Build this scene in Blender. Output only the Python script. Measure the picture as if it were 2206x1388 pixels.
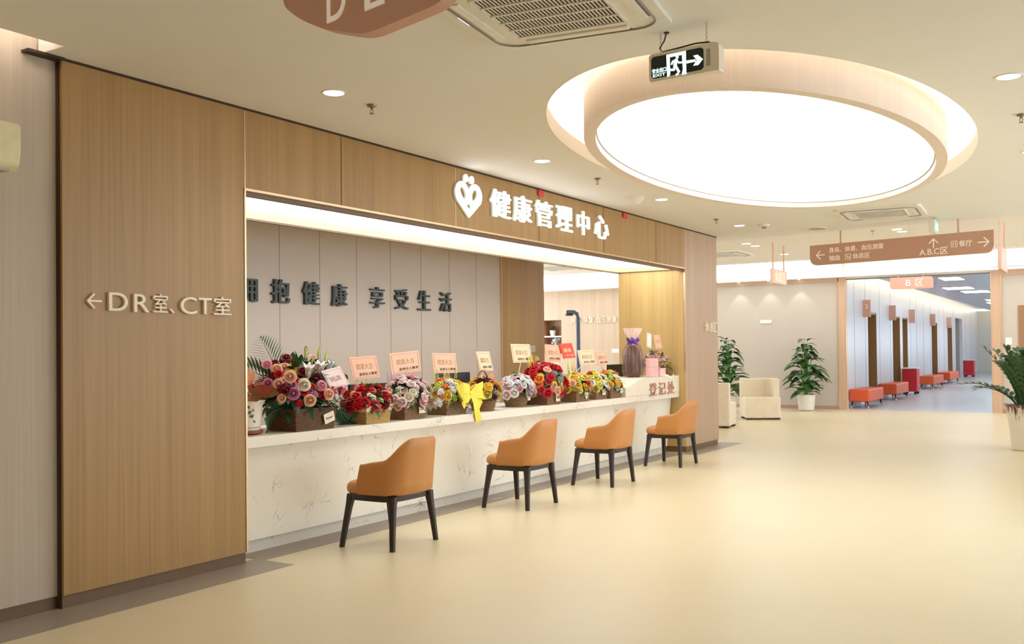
import bpy, bmesh, math, random
import numpy as np
from mathutils import Vector, Matrix
for o in list(bpy.data.objects): bpy.data.objects.remove(o)
SC = bpy.context.scene
COL = SC.collection
PI = math.pi

# ------------------------------------------------------------------ camera
CAM = Vector((0.0, -4.8415, 1.37295))
RV = Vector((0.52542457, -0.85077452, -0.01057113))
UV = Vector((-0.00603732, -0.016152, 0.99985132))
FV = Vector((0.85081877, 0.52528262, 0.01362305))
FPX, CX, CY = 2089.775, 1103.0, 728.752
cd = bpy.data.cameras.new('camera'); cam = bpy.data.objects.new('camera', cd); COL.objects.link(cam)
cam.matrix_world = Matrix(((RV.x, UV.x, -FV.x, CAM.x), (RV.y, UV.y, -FV.y, CAM.y), (RV.z, UV.z, -FV.z, CAM.z), (0, 0, 0, 1)))
cd.sensor_fit = 'HORIZONTAL'; cd.sensor_width = 36; cd.lens = FPX / 2206 * 36
cd.shift_y = (CY - 694) / 2206
cd.clip_start = 0.05; cd.clip_end = 200
SC.camera = cam

# ------------------------------------------------------------------ light and exposure
W = bpy.data.worlds.new('world'); SC.world = W; W.use_nodes = True
W.node_tree.nodes['Background'].inputs[0].default_value = (0.80, 0.90, 1.0, 1)
W.node_tree.nodes['Background'].inputs[1].default_value = 5.2
SC.view_settings.view_transform = 'Standard'; SC.view_settings.look = 'None'
SC.view_settings.exposure = 0.1; SC.view_settings.gamma = 1; SC.view_settings.use_curve_mapping = False
E_OVAL, E_COVE, E_NICHE, E_FAR, E_LETTER, E_SPOT, E_FILL = 2.95, 14.0, 4.5, 2.4, 3.8, 11.0, 3.2
WARM = (1.0, 0.92, 0.80); NEUT = (1.0, 0.985, 0.955); COOL = (0.86, 0.94, 1.0)
BOUNCES = 8
SC.cycles.max_bounces = BOUNCES; SC.cycles.diffuse_bounces = 6; SC.cycles.glossy_bounces = 4
SC.cycles.sample_clamp_indirect = 6.0
SC.cycles.use_denoising = True

# ------------------------------------------------------------------ helpers
def at(u, v, x=None, y=None, z=None):
    """a pixel of the photograph measured back to a world point on a known plane"""
    d = FV + RV * ((u - CX) / FPX) + UV * ((CY - v) / FPX)
    if x is not None: t = (x - CAM.x) / d.x
    elif y is not None: t = (y - CAM.y) / d.y
    else: t = (z - CAM.z) / d.z
    return CAM + d * t
def lin(c):
    c = c / 255.0
    return c / 12.92 if c <= 0.04045 else ((c + 0.055) / 1.055) ** 2.4
def rgb(c): return (lin(c[0]), lin(c[1]), lin(c[2]), 1.0)
MATS = {}
def mat(name, c, rough=0.5, metal=0.0, spec=0.5, emit=None, es=0.0, noise=None, alpha=None, bump=None):
    if name in MATS: return MATS[name]
    m = bpy.data.materials.new(name); m.use_nodes = True; MATS[name] = m
    nt = m.node_tree; b = nt.nodes['Principled BSDF']
    b.inputs['Base Color'].default_value = rgb(c); b.inputs['Roughness'].default_value = rough
    b.inputs['Metallic'].default_value = metal; b.inputs['Specular IOR Level'].default_value = spec
    if emit: b.inputs['Emission Color'].default_value = (*emit, 1); b.inputs['Emission Strength'].default_value = es
    tc = nt.nodes.new('ShaderNodeTexCoord')
    # a faint procedural variation on every surface
    sc, amt, stretch = noise or (14.0, 0.05, (1, 1, 1))
    mp = nt.nodes.new('ShaderNodeMapping'); mp.inputs['Scale'].default_value = stretch
    no = nt.nodes.new('ShaderNodeTexNoise'); no.inputs['Scale'].default_value = sc; no.inputs['Detail'].default_value = 3
    nt.links.new(tc.outputs['Object'], mp.inputs['Vector']); nt.links.new(mp.outputs[0], no.inputs['Vector'])
    mx = nt.nodes.new('ShaderNodeMix'); mx.data_type = 'RGBA'
    d = rgb(c); mx.inputs['A'].default_value = tuple(max(0, k * (1 - amt * 2)) for k in d[:3]) + (1,)
    mx.inputs['B'].default_value = tuple(min(1, k * (1 + amt * 2)) for k in d[:3]) + (1,)
    nt.links.new(no.outputs['Fac'], mx.inputs['Factor']); nt.links.new(mx.outputs['Result'], b.inputs['Base Color'])
    if bump:
        bp = nt.nodes.new('ShaderNodeBump'); bp.inputs['Strength'].default_value = bump; bp.inputs['Distance'].default_value = 0.01
        nt.links.new(no.outputs['Fac'], bp.inputs['Height']); nt.links.new(bp.outputs[0], b.inputs['Normal'])
    if alpha is not None: b.inputs['Alpha'].default_value = alpha
    return m
def emat(name, c, s):
    if name in MATS: return MATS[name]
    m = bpy.data.materials.new(name); m.use_nodes = True; MATS[name] = m
    nt = m.node_tree; nt.nodes.remove(nt.nodes['Principled BSDF'])
    e = nt.nodes.new('ShaderNodeEmission'); e.inputs[0].default_value = (*c, 1); e.inputs[1].default_value = s
    nt.links.new(e.outputs[0], nt.nodes['Material Output'].inputs[0]); return m
def wood(name, c0, c1, rough=0.42, axis=2, fine=70):
    """straight-grain veneer, grain along axis"""
    if name in MATS: return MATS[name]
    m = bpy.data.materials.new(name); m.use_nodes = True; MATS[name] = m
    nt = m.node_tree; b = nt.nodes['Principled BSDF']; b.inputs['Roughness'].default_value = rough
    tc = nt.nodes.new('ShaderNodeTexCoord')
    def nz(s, sc, det):
        mp = nt.nodes.new('ShaderNodeMapping'); st = [1, 1, 1]; st[axis] = s; mp.inputs['Scale'].default_value = st
        n = nt.nodes.new('ShaderNodeTexNoise'); n.inputs['Scale'].default_value = sc; n.inputs['Detail'].default_value = det
        nt.links.new(tc.outputs['Object'], mp.inputs[0]); nt.links.new(mp.outputs[0], n.inputs[0]); return n
    n1, n2 = nz(0.012, fine, 3), nz(0.03, 9, 2)
    ad = nt.nodes.new('ShaderNodeMath'); ad.operation = 'MULTIPLY_ADD'; ad.inputs[1].default_value = 0.55
    nt.links.new(n1.outputs['Fac'], ad.inputs[0])
    ml = nt.nodes.new('ShaderNodeMath'); ml.operation = 'MULTIPLY'; ml.inputs[1].default_value = 0.45
    nt.links.new(n2.outputs['Fac'], ml.inputs[0]); nt.links.new(ml.outputs[0], ad.inputs[2])
    cr = nt.nodes.new('ShaderNodeValToRGB'); cr.color_ramp.elements[0].position = 0.32; cr.color_ramp.elements[1].position = 0.68
    cr.color_ramp.elements[0].color = rgb(c0); cr.color_ramp.elements[1].color = rgb(c1)
    nt.links.new(ad.outputs[0], cr.inputs[0]); nt.links.new(cr.outputs[0], b.inputs['Base Color']); return m
def marble(name, base, vein):
    if name in MATS: return MATS[name]
    m = bpy.data.materials.new(name); m.use_nodes = True; MATS[name] = m
    nt = m.node_tree; b = nt.nodes['Principled BSDF']; b.inputs['Roughness'].default_value = 0.3
    tc = nt.nodes.new('ShaderNodeTexCoord')
    n = nt.nodes.new('ShaderNodeTexNoise'); n.inputs['Scale'].default_value = 3.0; n.inputs['Detail'].default_value = 9; n.inputs['Distortion'].default_value = 1.6
    nt.links.new(tc.outputs['Object'], n.inputs[0])
    n2 = nt.nodes.new('ShaderNodeTexNoise'); n2.inputs['Scale'].default_value = 5.5; n2.inputs['Detail'].default_value = 5
    nt.links.new(tc.outputs['Object'], n2.inputs[0])
    cr = nt.nodes.new('ShaderNodeValToRGB'); e = cr.color_ramp.elements
    e[0].position = 0.487; e[0].color = (0, 0, 0, 1); e[1].position = 0.5; e[1].color = (1, 1, 1, 1)
    k = e.new(0.515); k.color = (0, 0, 0, 1)
    nt.links.new(n.outputs['Fac'], cr.inputs[0])
    c2 = nt.nodes.new('ShaderNodeValToRGB'); c2.color_ramp.elements[0].position = 0.48; c2.color_ramp.elements[1].position = 0.66
    nt.links.new(n2.outputs['Fac'], c2.inputs[0])
    mu = nt.nodes.new('ShaderNodeMath'); mu.operation = 'MULTIPLY'
    nt.links.new(cr.outputs[0], mu.inputs[0]); nt.links.new(c2.outputs[0], mu.inputs[1])
    mx = nt.nodes.new('ShaderNodeMix'); mx.data_type = 'RGBA'; mx.inputs['A'].default_value = rgb(base); mx.inputs['B'].default_value = rgb(vein)
    nt.links.new(mu.outputs[0], mx.inputs['Factor']); nt.links.new(mx.outputs['Result'], b.inputs['Base Color']); return m
def wicker(name, c0, c1):
    if name in MATS: return MATS[name]
    m = bpy.data.materials.new(name); m.use_nodes = True; MATS[name] = m
    nt = m.node_tree; b = nt.nodes['Principled BSDF']; b.inputs['Roughness'].default_value = 0.6
    tc = nt.nodes.new('ShaderNodeTexCoord')
    br = nt.nodes.new('ShaderNodeTexBrick'); br.inputs['Scale'].default_value = 1.0
    br.inputs['Brick Width'].default_value = 0.024; br.inputs['Row Height'].default_value = 0.0095
    br.inputs['Mortar Size'].default_value = 0.0022; br.inputs['Mortar Smooth'].default_value = 0.7
    br.inputs['Color1'].default_value = rgb(c0); br.inputs['Color2'].default_value = rgb(c1)
    br.inputs['Mortar'].default_value = tuple(k * 0.4 for k in rgb(c0)[:3]) + (1,)
    sx = nt.nodes.new('ShaderNodeSeparateXYZ'); cm = nt.nodes.new('ShaderNodeCombineXYZ')
    ad = nt.nodes.new('ShaderNodeMath'); ad.operation = 'ADD'
    nt.links.new(tc.outputs['Object'], sx.inputs[0])
    nt.links.new(sx.outputs[0], ad.inputs[0]); nt.links.new(sx.outputs[1], ad.inputs[1])
    nt.links.new(ad.outputs[0], cm.inputs[0]); nt.links.new(sx.outputs[2], cm.inputs[1]); nt.links.new(cm.outputs[0], br.inputs[0])
    nt.links.new(br.outputs[0], b.inputs['Base Color'])
    bp = nt.nodes.new('ShaderNodeBump'); bp.inputs['Strength'].default_value = 0.8; bp.inputs['Distance'].default_value = 0.006; bp.invert = True
    nt.links.new(br.outputs['Fac'], bp.inputs['Height']); nt.links.new(bp.outputs[0], b.inputs['Normal']); return m

class MB:
    def __init__(s): s.v = []; s.f = []
    def add(s, vs, fs):
        n = len(s.v); s.v += [tuple(v) for v in vs]; s.f += [tuple(i + n for i in f) for f in fs]; return s
    def box(s, a, b, M=None):
        x0, y0, z0 = a; x1, y1, z1 = b
        vs = [Vector(p) for p in ((x0,y0,z0),(x1,y0,z0),(x1,y1,z0),(x0,y1,z0),(x0,y0,z1),(x1,y0,z1),(x1,y1,z1),(x0,y1,z1))]
        if M is not None: vs = [M @ v for v in vs]
        return s.add(vs, [(0,3,2,1),(4,5,6,7),(0,1,5,4),(1,2,6,5),(2,3,7,6),(3,0,4,7)])
    def loft(s, rings, cap=True, close=True):
        n = len(rings[0]); vs = [p for r in rings for p in r]; fs = []
        for i in range(len(rings) - 1):
            for j in range(n if close else n - 1):
                k = (j + 1) % n; fs.append((i*n+j, i*n+k, (i+1)*n+k, (i+1)*n+j))
        if cap: fs += [tuple(range(n))[::-1], tuple(range((len(rings)-1)*n, len(rings)*n))]
        return s.add(vs, fs)
    def lathe(s, prof, c=(0,0,0), n=24, cap=True):
        return s.loft([[(c[0]+r*math.cos(2*PI*j/n), c[1]+r*math.sin(2*PI*j/n), c[2]+z) for j in range(n)] for r, z in prof], cap)
    def tube(s, pts, r, n=8):
        pts = [Vector(p) for p in pts]; rings = []
        rr = r if isinstance(r, (list, tuple)) else [r] * len(pts)
        up = Vector((0.13, 0.21, 0.97))
        for i, p in enumerate(pts):
            t = (pts[min(i+1, len(pts)-1)] - pts[max(i-1, 0)]).normalized()
            a = t.cross(up)
            if a.length < 1e-3: a = t.cross(Vector((1, 0, 0)))
            a.normalize(); b = a.cross(t)
            rings.append([p + (a*math.cos(2*PI*j/n) + b*math.sin(2*PI*j/n)) * rr[i] for j in range(n)])
        return s.loft(rings)
    def prism(s, poly, o, e1, e2, e3, h):
        """polygon (a,b) in plane o+a*e1+b*e2 pushed h along e3"""
        o, e1, e2, e3 = map(Vector, (o, e1, e2, e3)); n = len(poly)
        r0 = [o + e1*a + e2*b for a, b in poly]; r1 = [p + e3*h for p in r0]
        return s.loft([r0, r1])
    def sphere(s, c, r, n=10, m=6, sc=(1,1,1)):
        rings = []
        for i in range(1, m):
            t = PI*i/m; rings.append([(c[0]+r*sc[0]*math.sin(t)*math.cos(2*PI*j/n), c[1]+r*sc[1]*math.sin(t)*math.sin(2*PI*j/n), c[2]-r*sc[2]*math.cos(t)) for j in range(n)])
        return s.loft(rings)
    def leaf(s, base, d, up, L, Wd, droop=0.3, fold=0.2, n=5, blunt=0.6):
        """pointed leaf blade from base along d, bending down, folded on its midrib"""
        base = Vector(base); d = Vector(d).normalized(); side = d.cross(Vector(up))
        if side.length < 1e-3: side = Vector((1, 0, 0))
        side.normalize(); nr = side.cross(d); vs = []; fs = []
        for i in range(n + 1):
            t = i / n; w = Wd * 0.5 * (math.sin(PI * t ** blunt) ** 0.8 if 0 < t < 1 else 0.03)
            c = base + d * (L * t) + Vector((0, 0, -1)) * (droop * L * t * t)
            vs += [c - side*w + nr*(w*fold), c, c + side*w + nr*(w*fold)]
        for i in range(n):
            k = i*3; fs += [(k, k+1, k+4, k+3), (k+1, k+2, k+5, k+4)]
        return s.add(vs, fs)
    def mesh(s, name, off=(0, 0, 0), smooth=None):
        me = bpy.data.meshes.new(name)
        me.from_pydata([(x-off[0], y-off[1], z-off[2]) for x, y, z in s.v], [], s.f)
        bm = bmesh.new(); bm.from_mesh(me); bmesh.ops.recalc_face_normals(bm, faces=bm.faces); bm.to_mesh(me); bm.free()
        if smooth is not None:
            me.polygons.foreach_set('use_smooth', [True]*len(me.polygons)); me.set_sharp_from_angle(angle=math.radians(smooth))
        return me
    def build(s, name, m, parent=None, smooth=None, bevel=0, label=None, solid=0, seg=2):
        off = Vector((0, 0, 0)); p = parent
        while p is not None: off += p.location; p = p.parent
        me = s.mesh(name, off, smooth); me.materials.append(m)
        o = bpy.data.objects.new(name, me); COL.objects.link(o); o.parent = parent
        if solid: md = o.modifiers.new('thick', 'SOLIDIFY'); md.thickness = solid
        if bevel:
            md = o.modifiers.new('bevel', 'BEVEL'); md.width = bevel; md.segments = seg; md.limit_method = 'ANGLE'; md.harden_normals = False
        if label: o['label'] = label
        return o
def tag(o, label, cat, group=None, kind=None):
    o['label'] = label; o['category'] = cat
    if group: o['group'] = group
    if kind: o['kind'] = kind
    return o
def thing(name, loc, label, cat, group=None):
    o = bpy.data.objects.new(name, None); COL.objects.link(o); o.location = loc; o.empty_display_size = 0.1
    return tag(o, label, cat, group)
def struct(name, mb, m, parent=None, **k):
    o = mb.build(name, m, parent, **k)
    if parent is None: o['kind'] = 'structure'
    return o
def copy_tree(o, parent=None):
    c = o.copy(); COL.objects.link(c); c.parent = parent
    for ch in list(o.children): copy_tree(ch, c)
    return c
_tx = {}
def text_geo(s, bold=0.0):
    """outline mesh of characters at size 1: flat verts, faces, ink bounds"""
    if (s, bold) in _tx: return _tx[(s, bold)]
    c = bpy.data.curves.new('txt', 'FONT'); c.body = s; c.size = 1; c.offset = bold; c.extrude = 0.5; c.resolution_u = 5
    o = bpy.data.objects.new('txt', c); COL.objects.link(o)
    dg = bpy.context.evaluated_depsgraph_get(); me = bpy.data.meshes.new_from_object(o.evaluated_get(dg))
    vs = [v.co.copy() for v in me.vertices]; fs = [tuple(p.vertices) for p in me.polygons]
    bpy.data.objects.remove(o); bpy.data.curves.remove(c); bpy.data.meshes.remove(me)
    xs = [v.x for v in vs] or [0, 1]; ys = [v.y for v in vs] or [0, 1]
    r = (vs, fs, (min(xs), max(xs), min(ys), max(ys))); _tx[(s, bold)] = r; return r
def put_text(mb, s, o, e1, e2, depth, w=None, h=None, size=None, bold=0.0, left=False, heavy=0.0):
    """ink of s centred on o (or left-middle) in plane e1,e2; thickness depth along e2 x e1 side (towards the reader)"""
    vs, fs, (x0, x1, y0, y1) = text_geo(s, bold)
    o, e1, e2 = Vector(o), Vector(e1), Vector(e2); n = e1.cross(e2)
    sx = w / (x1 - x0) if w else None; sy = h / (y1 - y0) if h else None
    if size: sx = sx or size; sy = sy or size
    sx = sx or sy; sy = sy or sx
    cx, cy = (x0 if left else (x0 + x1) / 2), (y0 + y1) / 2
    for k, dx in enumerate((-heavy, -heavy/3, heavy/3, heavy) if heavy else (0,)):
        mb.add([o + e1*((v.x-cx)*sx + dx) + e2*((v.y-cy)*sy) + n*((v.z+0.5)*(depth + 0.0002*k)) for v in vs], fs)
    return mb
def poly_geo(polys):
    """filled 2-D shape with holes"""
    c = bpy.data.curves.new('shp', 'CURVE'); c.dimensions = '2D'; c.fill_mode = 'BOTH'; c.extrude = 0.5
    for p in polys:
        sp = c.splines.new('POLY'); sp.points.add(len(p) - 1); sp.use_cyclic_u = True
        for q, (a, b) in zip(sp.points, p): q.co = (a, b, 0, 1)
    o = bpy.data.objects.new('shp', c); COL.objects.link(o)
    dg = bpy.context.evaluated_depsgraph_get(); me = bpy.data.meshes.new_from_object(o.evaluated_get(dg))
    vs = [v.co.copy() for v in me.vertices]; fs = [tuple(p.vertices) for p in me.polygons]
    bpy.data.objects.remove(o); bpy.data.curves.remove(c); bpy.data.meshes.remove(me); return vs, fs
def put_poly(mb, polys, o, e1, e2, depth):
    vs, fs = poly_geo(polys); o, e1, e2 = Vector(o), Vector(e1), Vector(e2); n = e1.cross(e2)
    mb.add([o + e1*v.x + e2*v.y + n*((v.z+0.5)*depth) for v in vs], fs); return mb
def stroke(pts, w):
    """thick polyline as list of quads (separate polygons)"""
    out = []
    for (a, b), (c, d) in zip(pts, pts[1:]):
        t = Vector((c-a, d-b)); t.normalize(); n = Vector((-t.y, t.x)) * w/2; t *= w*0.3
        out.append([(a+n.x-t.x, b+n.y-t.y), (a-n.x-t.x, b-n.y-t.y), (c-n.x+t.x, d-n.y+t.y), (c+n.x+t.x, d+n.y+t.y)])
    return out
def rrect(w, h, r, n=5, corners=(1,1,1,1)):
    """rounded rectangle centred on 0; corners bl br tr tl"""
    pts = []
    for k, (sx, sy, a0) in enumerate(((-1,-1,PI),(1,-1,1.5*PI),(1,1,0),(-1,1,0.5*PI))):
        if not corners[k]: pts.append((sx*w/2, sy*h/2)); continue
        cx, cy = sx*(w/2-r), sy*(h/2-r)
        for i in range(n+1): a = a0 + 0.5*PI*i/n; pts.append((cx+r*math.cos(a), cy+r*math.sin(a)))
    return pts
def smoothstep(a, b, x):
    t = min(1, max(0, (x-a)/(b-a))); return t*t*(3-2*t)
X, Y, Z = Vector((1,0,0)), Vector((0,1,0)), Vector((0,0,1))

# ------------------------------------------------------------------ materials
m_ceil = mat('ceiling_paint', (230, 228, 222), 0.8, noise=(3, 0.012, (1,1,1)))
m_white = mat('white_paint', (236, 230, 220), 0.7)
m_floor = mat('vinyl_floor', (214, 200, 166), 0.34, spec=0.4, noise=(1.2, 0.02, (1,1,1)))
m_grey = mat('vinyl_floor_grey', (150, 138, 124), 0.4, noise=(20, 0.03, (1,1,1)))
m_cfloor = mat('corridor_vinyl', (188, 192, 200), 0.3, noise=(2, 0.02, (1,1,1)))
m_wood = wood('oak_veneer', (150, 115, 64), (175, 138, 84), fine=55)
m_wood2 = wood('pale_oak_veneer', (186, 160, 134), (204, 180, 154), fine=50)
m_base = mat('brown_skirting', (112, 84, 56), 0.45)
m_fabric = wood('beige_wallcloth', (178, 163, 144), (194, 180, 162), 0.75, fine=90)
m_panel = mat('grey_beige_panel', (194, 182, 170), 0.6, noise=(2, 0.012, (1,1,1)))
m_joint = mat('panel_joint', (158, 142, 126), 0.6)
m_gold = mat('champagne_trim', (220, 190, 150), 0.3, metal=0.7)
m_dark = mat('shadow_gap', (60, 44, 30), 0.8)
m_marble = marble('quartz_stone', (236, 230, 215), (184, 176, 164))
m_light_niche = emat('niche_light', NEUT, E_NICHE)
m_oval = emat('oval_light', NEUT, E_OVAL)
m_cove = emat('cove_strip', NEUT, E_COVE)
m_far = emat('far_cove_light', NEUT, E_FAR)
m_letter = emat('lit_letter', (0.97, 0.98, 1.0), E_LETTER)
m_letside = mat('lit_letter_side', (235, 240, 232), 0.4, emit=(0.9, 1.0, 0.9), es=0.15)
m_down = emat('downlight_lens', NEUT, 14)
m_metal = mat('brushed_steel', (170, 165, 158), 0.35, metal=0.8)
m_plastic = mat('white_plastic', (232, 228, 218), 0.4)
m_cream = mat('cream_plastic', (226, 214, 170), 0.45)
m_black = mat('black_plastic', (24, 22, 22), 0.4)
m_sign = mat('rose_bronze_sign', (204, 160, 140), 0.5, noise=(3, 0.01, (1,1,1)))
m_signtxt = mat('sign_lettering', (245, 232, 215), 0.5, emit=(1, 0.93, 0.85), es=0.15)
m_orange = mat('tan_orange_leather', (192, 130, 70), 0.42, noise=(60, 0.03, (1,1,1)), bump=0.04)
m_leg = mat('dark_stained_wood', (40, 27, 20), 0.4)
m_vermil = mat('vermilion_leather', (214, 88, 44), 0.45)
m_brass = mat('brass', (226, 190, 130), 0.3, metal=0.9)
m_leaf = mat('leaf_green', (58, 98, 44), 0.45, noise=(30, 0.2, (1,1,1)))
m_leafl = mat('leaf_light_green', (104, 152, 70), 0.45, noise=(30, 0.2, (1,1,1)))
m_leafd = mat('leaf_dark_green', (42, 80, 40), 0.35, noise=(30, 0.2, (1,1,1)))
m_palm = mat('palm_green', (88, 126, 94), 0.5)
m_stem = mat('stem_green', (78, 110, 60), 0.5)
m_wick = wicker('brown_wicker', (168, 128, 86), (132, 96, 60))
m_wickd = wicker('dark_wicker', (130, 90, 56), (96, 64, 38))
m_wicky = wicker('straw_wicker', (226, 186, 112), (204, 158, 86))
m_tag = mat('cream_tag', (240, 228, 205), 0.6)
m_ink = mat('ink', (30, 24, 22), 0.6)

# ------------------------------------------------------------------ floor and ceiling
FX = 22.2                                   # far wall plane
struct('floor', MB().box((-5, -9, -0.1), (FX, 9, 0)), m_floor)
struct('floor_corridor', MB().box((FX, -3.6, -0.1), (56, 1.4, 0)), m_cfloor)
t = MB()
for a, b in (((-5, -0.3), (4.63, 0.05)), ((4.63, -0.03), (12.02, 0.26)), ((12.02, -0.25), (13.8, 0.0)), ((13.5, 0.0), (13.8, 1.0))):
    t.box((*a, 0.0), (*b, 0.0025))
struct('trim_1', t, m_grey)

def ellipse(cx, cy, rx, ry, ang, z, n=96):
    ca, sa = math.cos(ang), math.sin(ang)
    return [Vector((cx + rx*math.cos(2*PI*i/n)*ca - ry*math.sin(2*PI*i/n)*sa, cy + rx*math.cos(2*PI*i/n)*sa + ry*math.sin(2*PI*i/n)*ca, z)) for i in range(n)]
HOLE = (7.93, -2.52, 3.0, 1.495, 0.056)
DRUM = (7.80, -2.565, 2.62, 1.25, 0.062)
ZC = 3.0
# main ceiling: outline with the oval opening; the slot along the left wall stays open
edge = lambda y: 14.04 + (y - 0.0) * 0.118
outl = [(-5, -9), (edge(-9)+0.0, -9), (edge(1.0), 1.0), (4.4, 1.0), (4.4, 0.04), (3.09, 0.04), (3.09, -0.19), (-5, -0.19)]
hole = [(p.x, p.y) for p in ellipse(*HOLE, 0)]
vs, fs = poly_geo([outl, hole])
c = MB(); c.add([(v.x, v.y, ZC + 0.06 + v.z*0.12) for v in vs], fs)
struct('ceiling', c, m_ceil)
# raised ceiling of the rest area, then the bright recess in front of the far wall
ZF = 3.2
struct('ceiling_rest_area', MB().box((12.9, -9, ZF), (20.0, 9, ZF+0.08)).box((10, 0.98, ZF), (12.9, 9, ZF+0.08)).box((20.0, -9, ZF-0.03), (20.06, 9, ZF+0.35)), m_white)
struct('trim_2', MB().prism([(edge(-9)-0.06, -9), (edge(-9)-0.02, -9), (edge(1.0)-0.02, 1.0), (edge(1.0)-0.06, 1.0)], (0, 0, ZC+0.1), X, Y, Z, ZF-ZC), m_white)
cove = MB().box((20.06, -9, ZF+0.25), (FX, 9, ZF+0.3)).build('recess_light', m_far)
tag(cove, 'long glowing white light recess above the far wall', 'ceiling light')
struct('ceiling_ledge', MB().box((FX-0.28, -9, 2.93), (FX, 9, 2.98)), m_white)
es = MB().prism([(edge(-9)-0.015, -9), (edge(-9)-0.005, -9), (edge(1.0)-0.005, 1.0), (edge(1.0)-0.015, 1.0)], (0, 0, 3.135), X, Y, Z, 0.05).build('light_strip', emat('step_fill', NEUT, 40.0))  # added fill strip with no known source, brightens the raised ceiling
tag(es, 'added unseen fill strip in the ceiling step brightening the rest area ceiling', 'light strip')
# oval luminaire
ov = thing('oval_ceiling_light', (DRUM[0], DRUM[1], 2.85), 'huge glowing oval drum light hanging through the ceiling opening', 'ceiling light')
d = MB()
zb = 2.85
o1, i1 = list(DRUM), list(DRUM); i1[2] -= 0.085; i1[3] -= 0.085
d.loft([ellipse(*o1, 3.4), ellipse(*o1, zb), ellipse(*i1, zb), ellipse(*i1, 3.4)], cap=False)
d.build('drum', wood('drum_veneer', (226, 209, 193), (234, 218, 203), 0.5), ov, smooth=40)
g = MB(); n0 = ellipse(*i1, zb+0.055); g.add(n0 + [Vector((i1[0], i1[1], zb+0.055))], [(i, (i+1) % 96, 96) for i in range(96)])
g.build('diffuser', m_oval, ov)
i2 = list(i1); i2[2] -= 0.012; i2[3] -= 0.012
MB().loft([ellipse(*i1, zb+0.05), ellipse(*i2, zb+0.05), ellipse(*i2, zb+0.058), ellipse(*i1, zb+0.058)], cap=False).build('diffuser_rim', m_metal, ov)
# cove shell around the drum and its hidden strip
h2 = list(HOLE); h2[2] += 0.22; h2[3] += 0.22
cv = MB(); cv.loft([ellipse(*HOLE, 3.119), ellipse(*h2, 3.119), ellipse(*h2, 3.4), ellipse(*o1, 3.4)], cap=False)
struct('ceiling_oval_recess', cv, m_white, smooth=30)
h3 = list(HOLE); h3[2] += 0.12; h3[3] += 0.12; h4 = list(h3); h4[2] += 0.04; h4[3] += 0.04
st = MB().loft([ellipse(*h3, 3.125), ellipse(*h3, 3.145), ellipse(*h4, 3.145), ellipse(*h4, 3.125)], cap=False).build('light_strip', m_cove)
tag(st, 'hidden light strip glowing in the oval ceiling recess around the drum', 'light strip')

# ------------------------------------------------------------------ walls
struct('wall_left', MB().box((-5, 0.05, 0.07), (3.195, 0.2, 3.5)), m_fabric)
struct('baseboard_left', MB().box((-5, 0.06, 0), (3.195, 0.2, 0.07)), m_base)
struct('ceiling_slot', MB().box((-5, -0.6, 3.5), (4.4, 0.2, 3.55)).box((3.2, -0.4, 3.121), (3.24, 0.2, 3.5)).box((-5, -0.6, 3.121), (3.24, -0.56, 3.5)), m_white)
sl = MB().box((-5, -0.25, 3.13), (3.08, -0.215, 3.19)).build('light_strip', emat('slot_strip', (1.0, 0.9, 0.82), 14.0))
tag(sl, 'hidden light strip glowing in the ceiling slot over the left wall', 'light strip')
# wood front: left panel, header, right pier
wf = MB().box((3.2, 0, 0.075), (4.508, 2.4, 2.985))
wl = struct('wall_front_left', wf, m_wood)
struct('wall_front_header', MB().box((4.508, 0, 2.46), (12.254, 0.07, 2.985)), m_wood)
struct('wall_front_right', MB().box((12.254, 0, 0.075), (13.5, 0.97, 2.985)), wood('rosy_oak_veneer', (172, 142, 114), (192, 162, 134), fine=50))
struct('wall_front_jamb', MB().box((12.2465, 0.022, 0.075), (12.2538, 0.97, 2.435)), wood('golden_oak_veneer', (186, 154, 94), (208, 178, 120), fine=50))
struct('baseboard_front', MB().box((3.2, 0.015, 0), (4.508, 2.3, 0.075)).box((12.262, 0.012, 0), (13.49, 0.96, 0.075)), m_base)
tr = MB()
for xx in (5.453, 8.378, 9.826, 11.304): tr.box((xx-0.003, -0.0015, 2.47), (xx+0.003, 0.01, 2.98))
tr.box((3.1945, 0.02, 0.0), (3.2005, 0.1, 3.0)).box((3.0, -0.015, 2.985), (3.21, 0.09, 3.0))
tr.box((3.2, -0.004, 2.985), (13.5, 0.05, 3.0))
struct('trim_3', tr, m_dark)
tr = MB()
tr.box((6.924, -0.002, 2.47), (6.932, 0.01, 2.98)).box((4.506, -0.002, 2.46), (4.514, 0.01, 2.98)).box((12.25, -0.002, 2.46), (12.256, 0.01, 2.98))
tr.box((4.5, -0.008, 2.452), (12.262, 0.02, 2.468)).box((4.5, -0.006, 0.08), (4.514, 0.02, 2.46)).box((12.25, -0.008, 0.08), (12.262, 0.02, 2.46))
struct('trim_4', tr, m_gold)
struct('trim_5', MB().box((4.508, 0.02, 2.425), (12.254, 0.07, 2.45)).box((4.508, 0.955, 2.435), (12.254, 1.0, 2.45)), m_base)
# niche soffit, its light and the rear lintel
nl = thing('soffit_light', (8.38, 0.5, 2.45), 'long glowing white light panel set in the soffit over the counter', 'ceiling light')
MB().box((4.508, 0.07, 2.512), (12.22, 0.952, 2.53)).build('diffuser', m_light_niche, nl)
MB().box((4.508, 0.952, 2.45), (12.25, 1.0, 2.56)).box((12.22, 0.03, 2.45), (12.25, 0.952, 2.53)).build('frame', mat('cream_frame', (206, 196, 140), 0.5), nl)
struct('ceiling_niche', MB().box((4.4, 0.07, 2.82), (12.4, 2.4, 2.98)).box((4.508, 0.956, 2.561), (12.254, 1.0, 2.82)), m_white)
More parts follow.
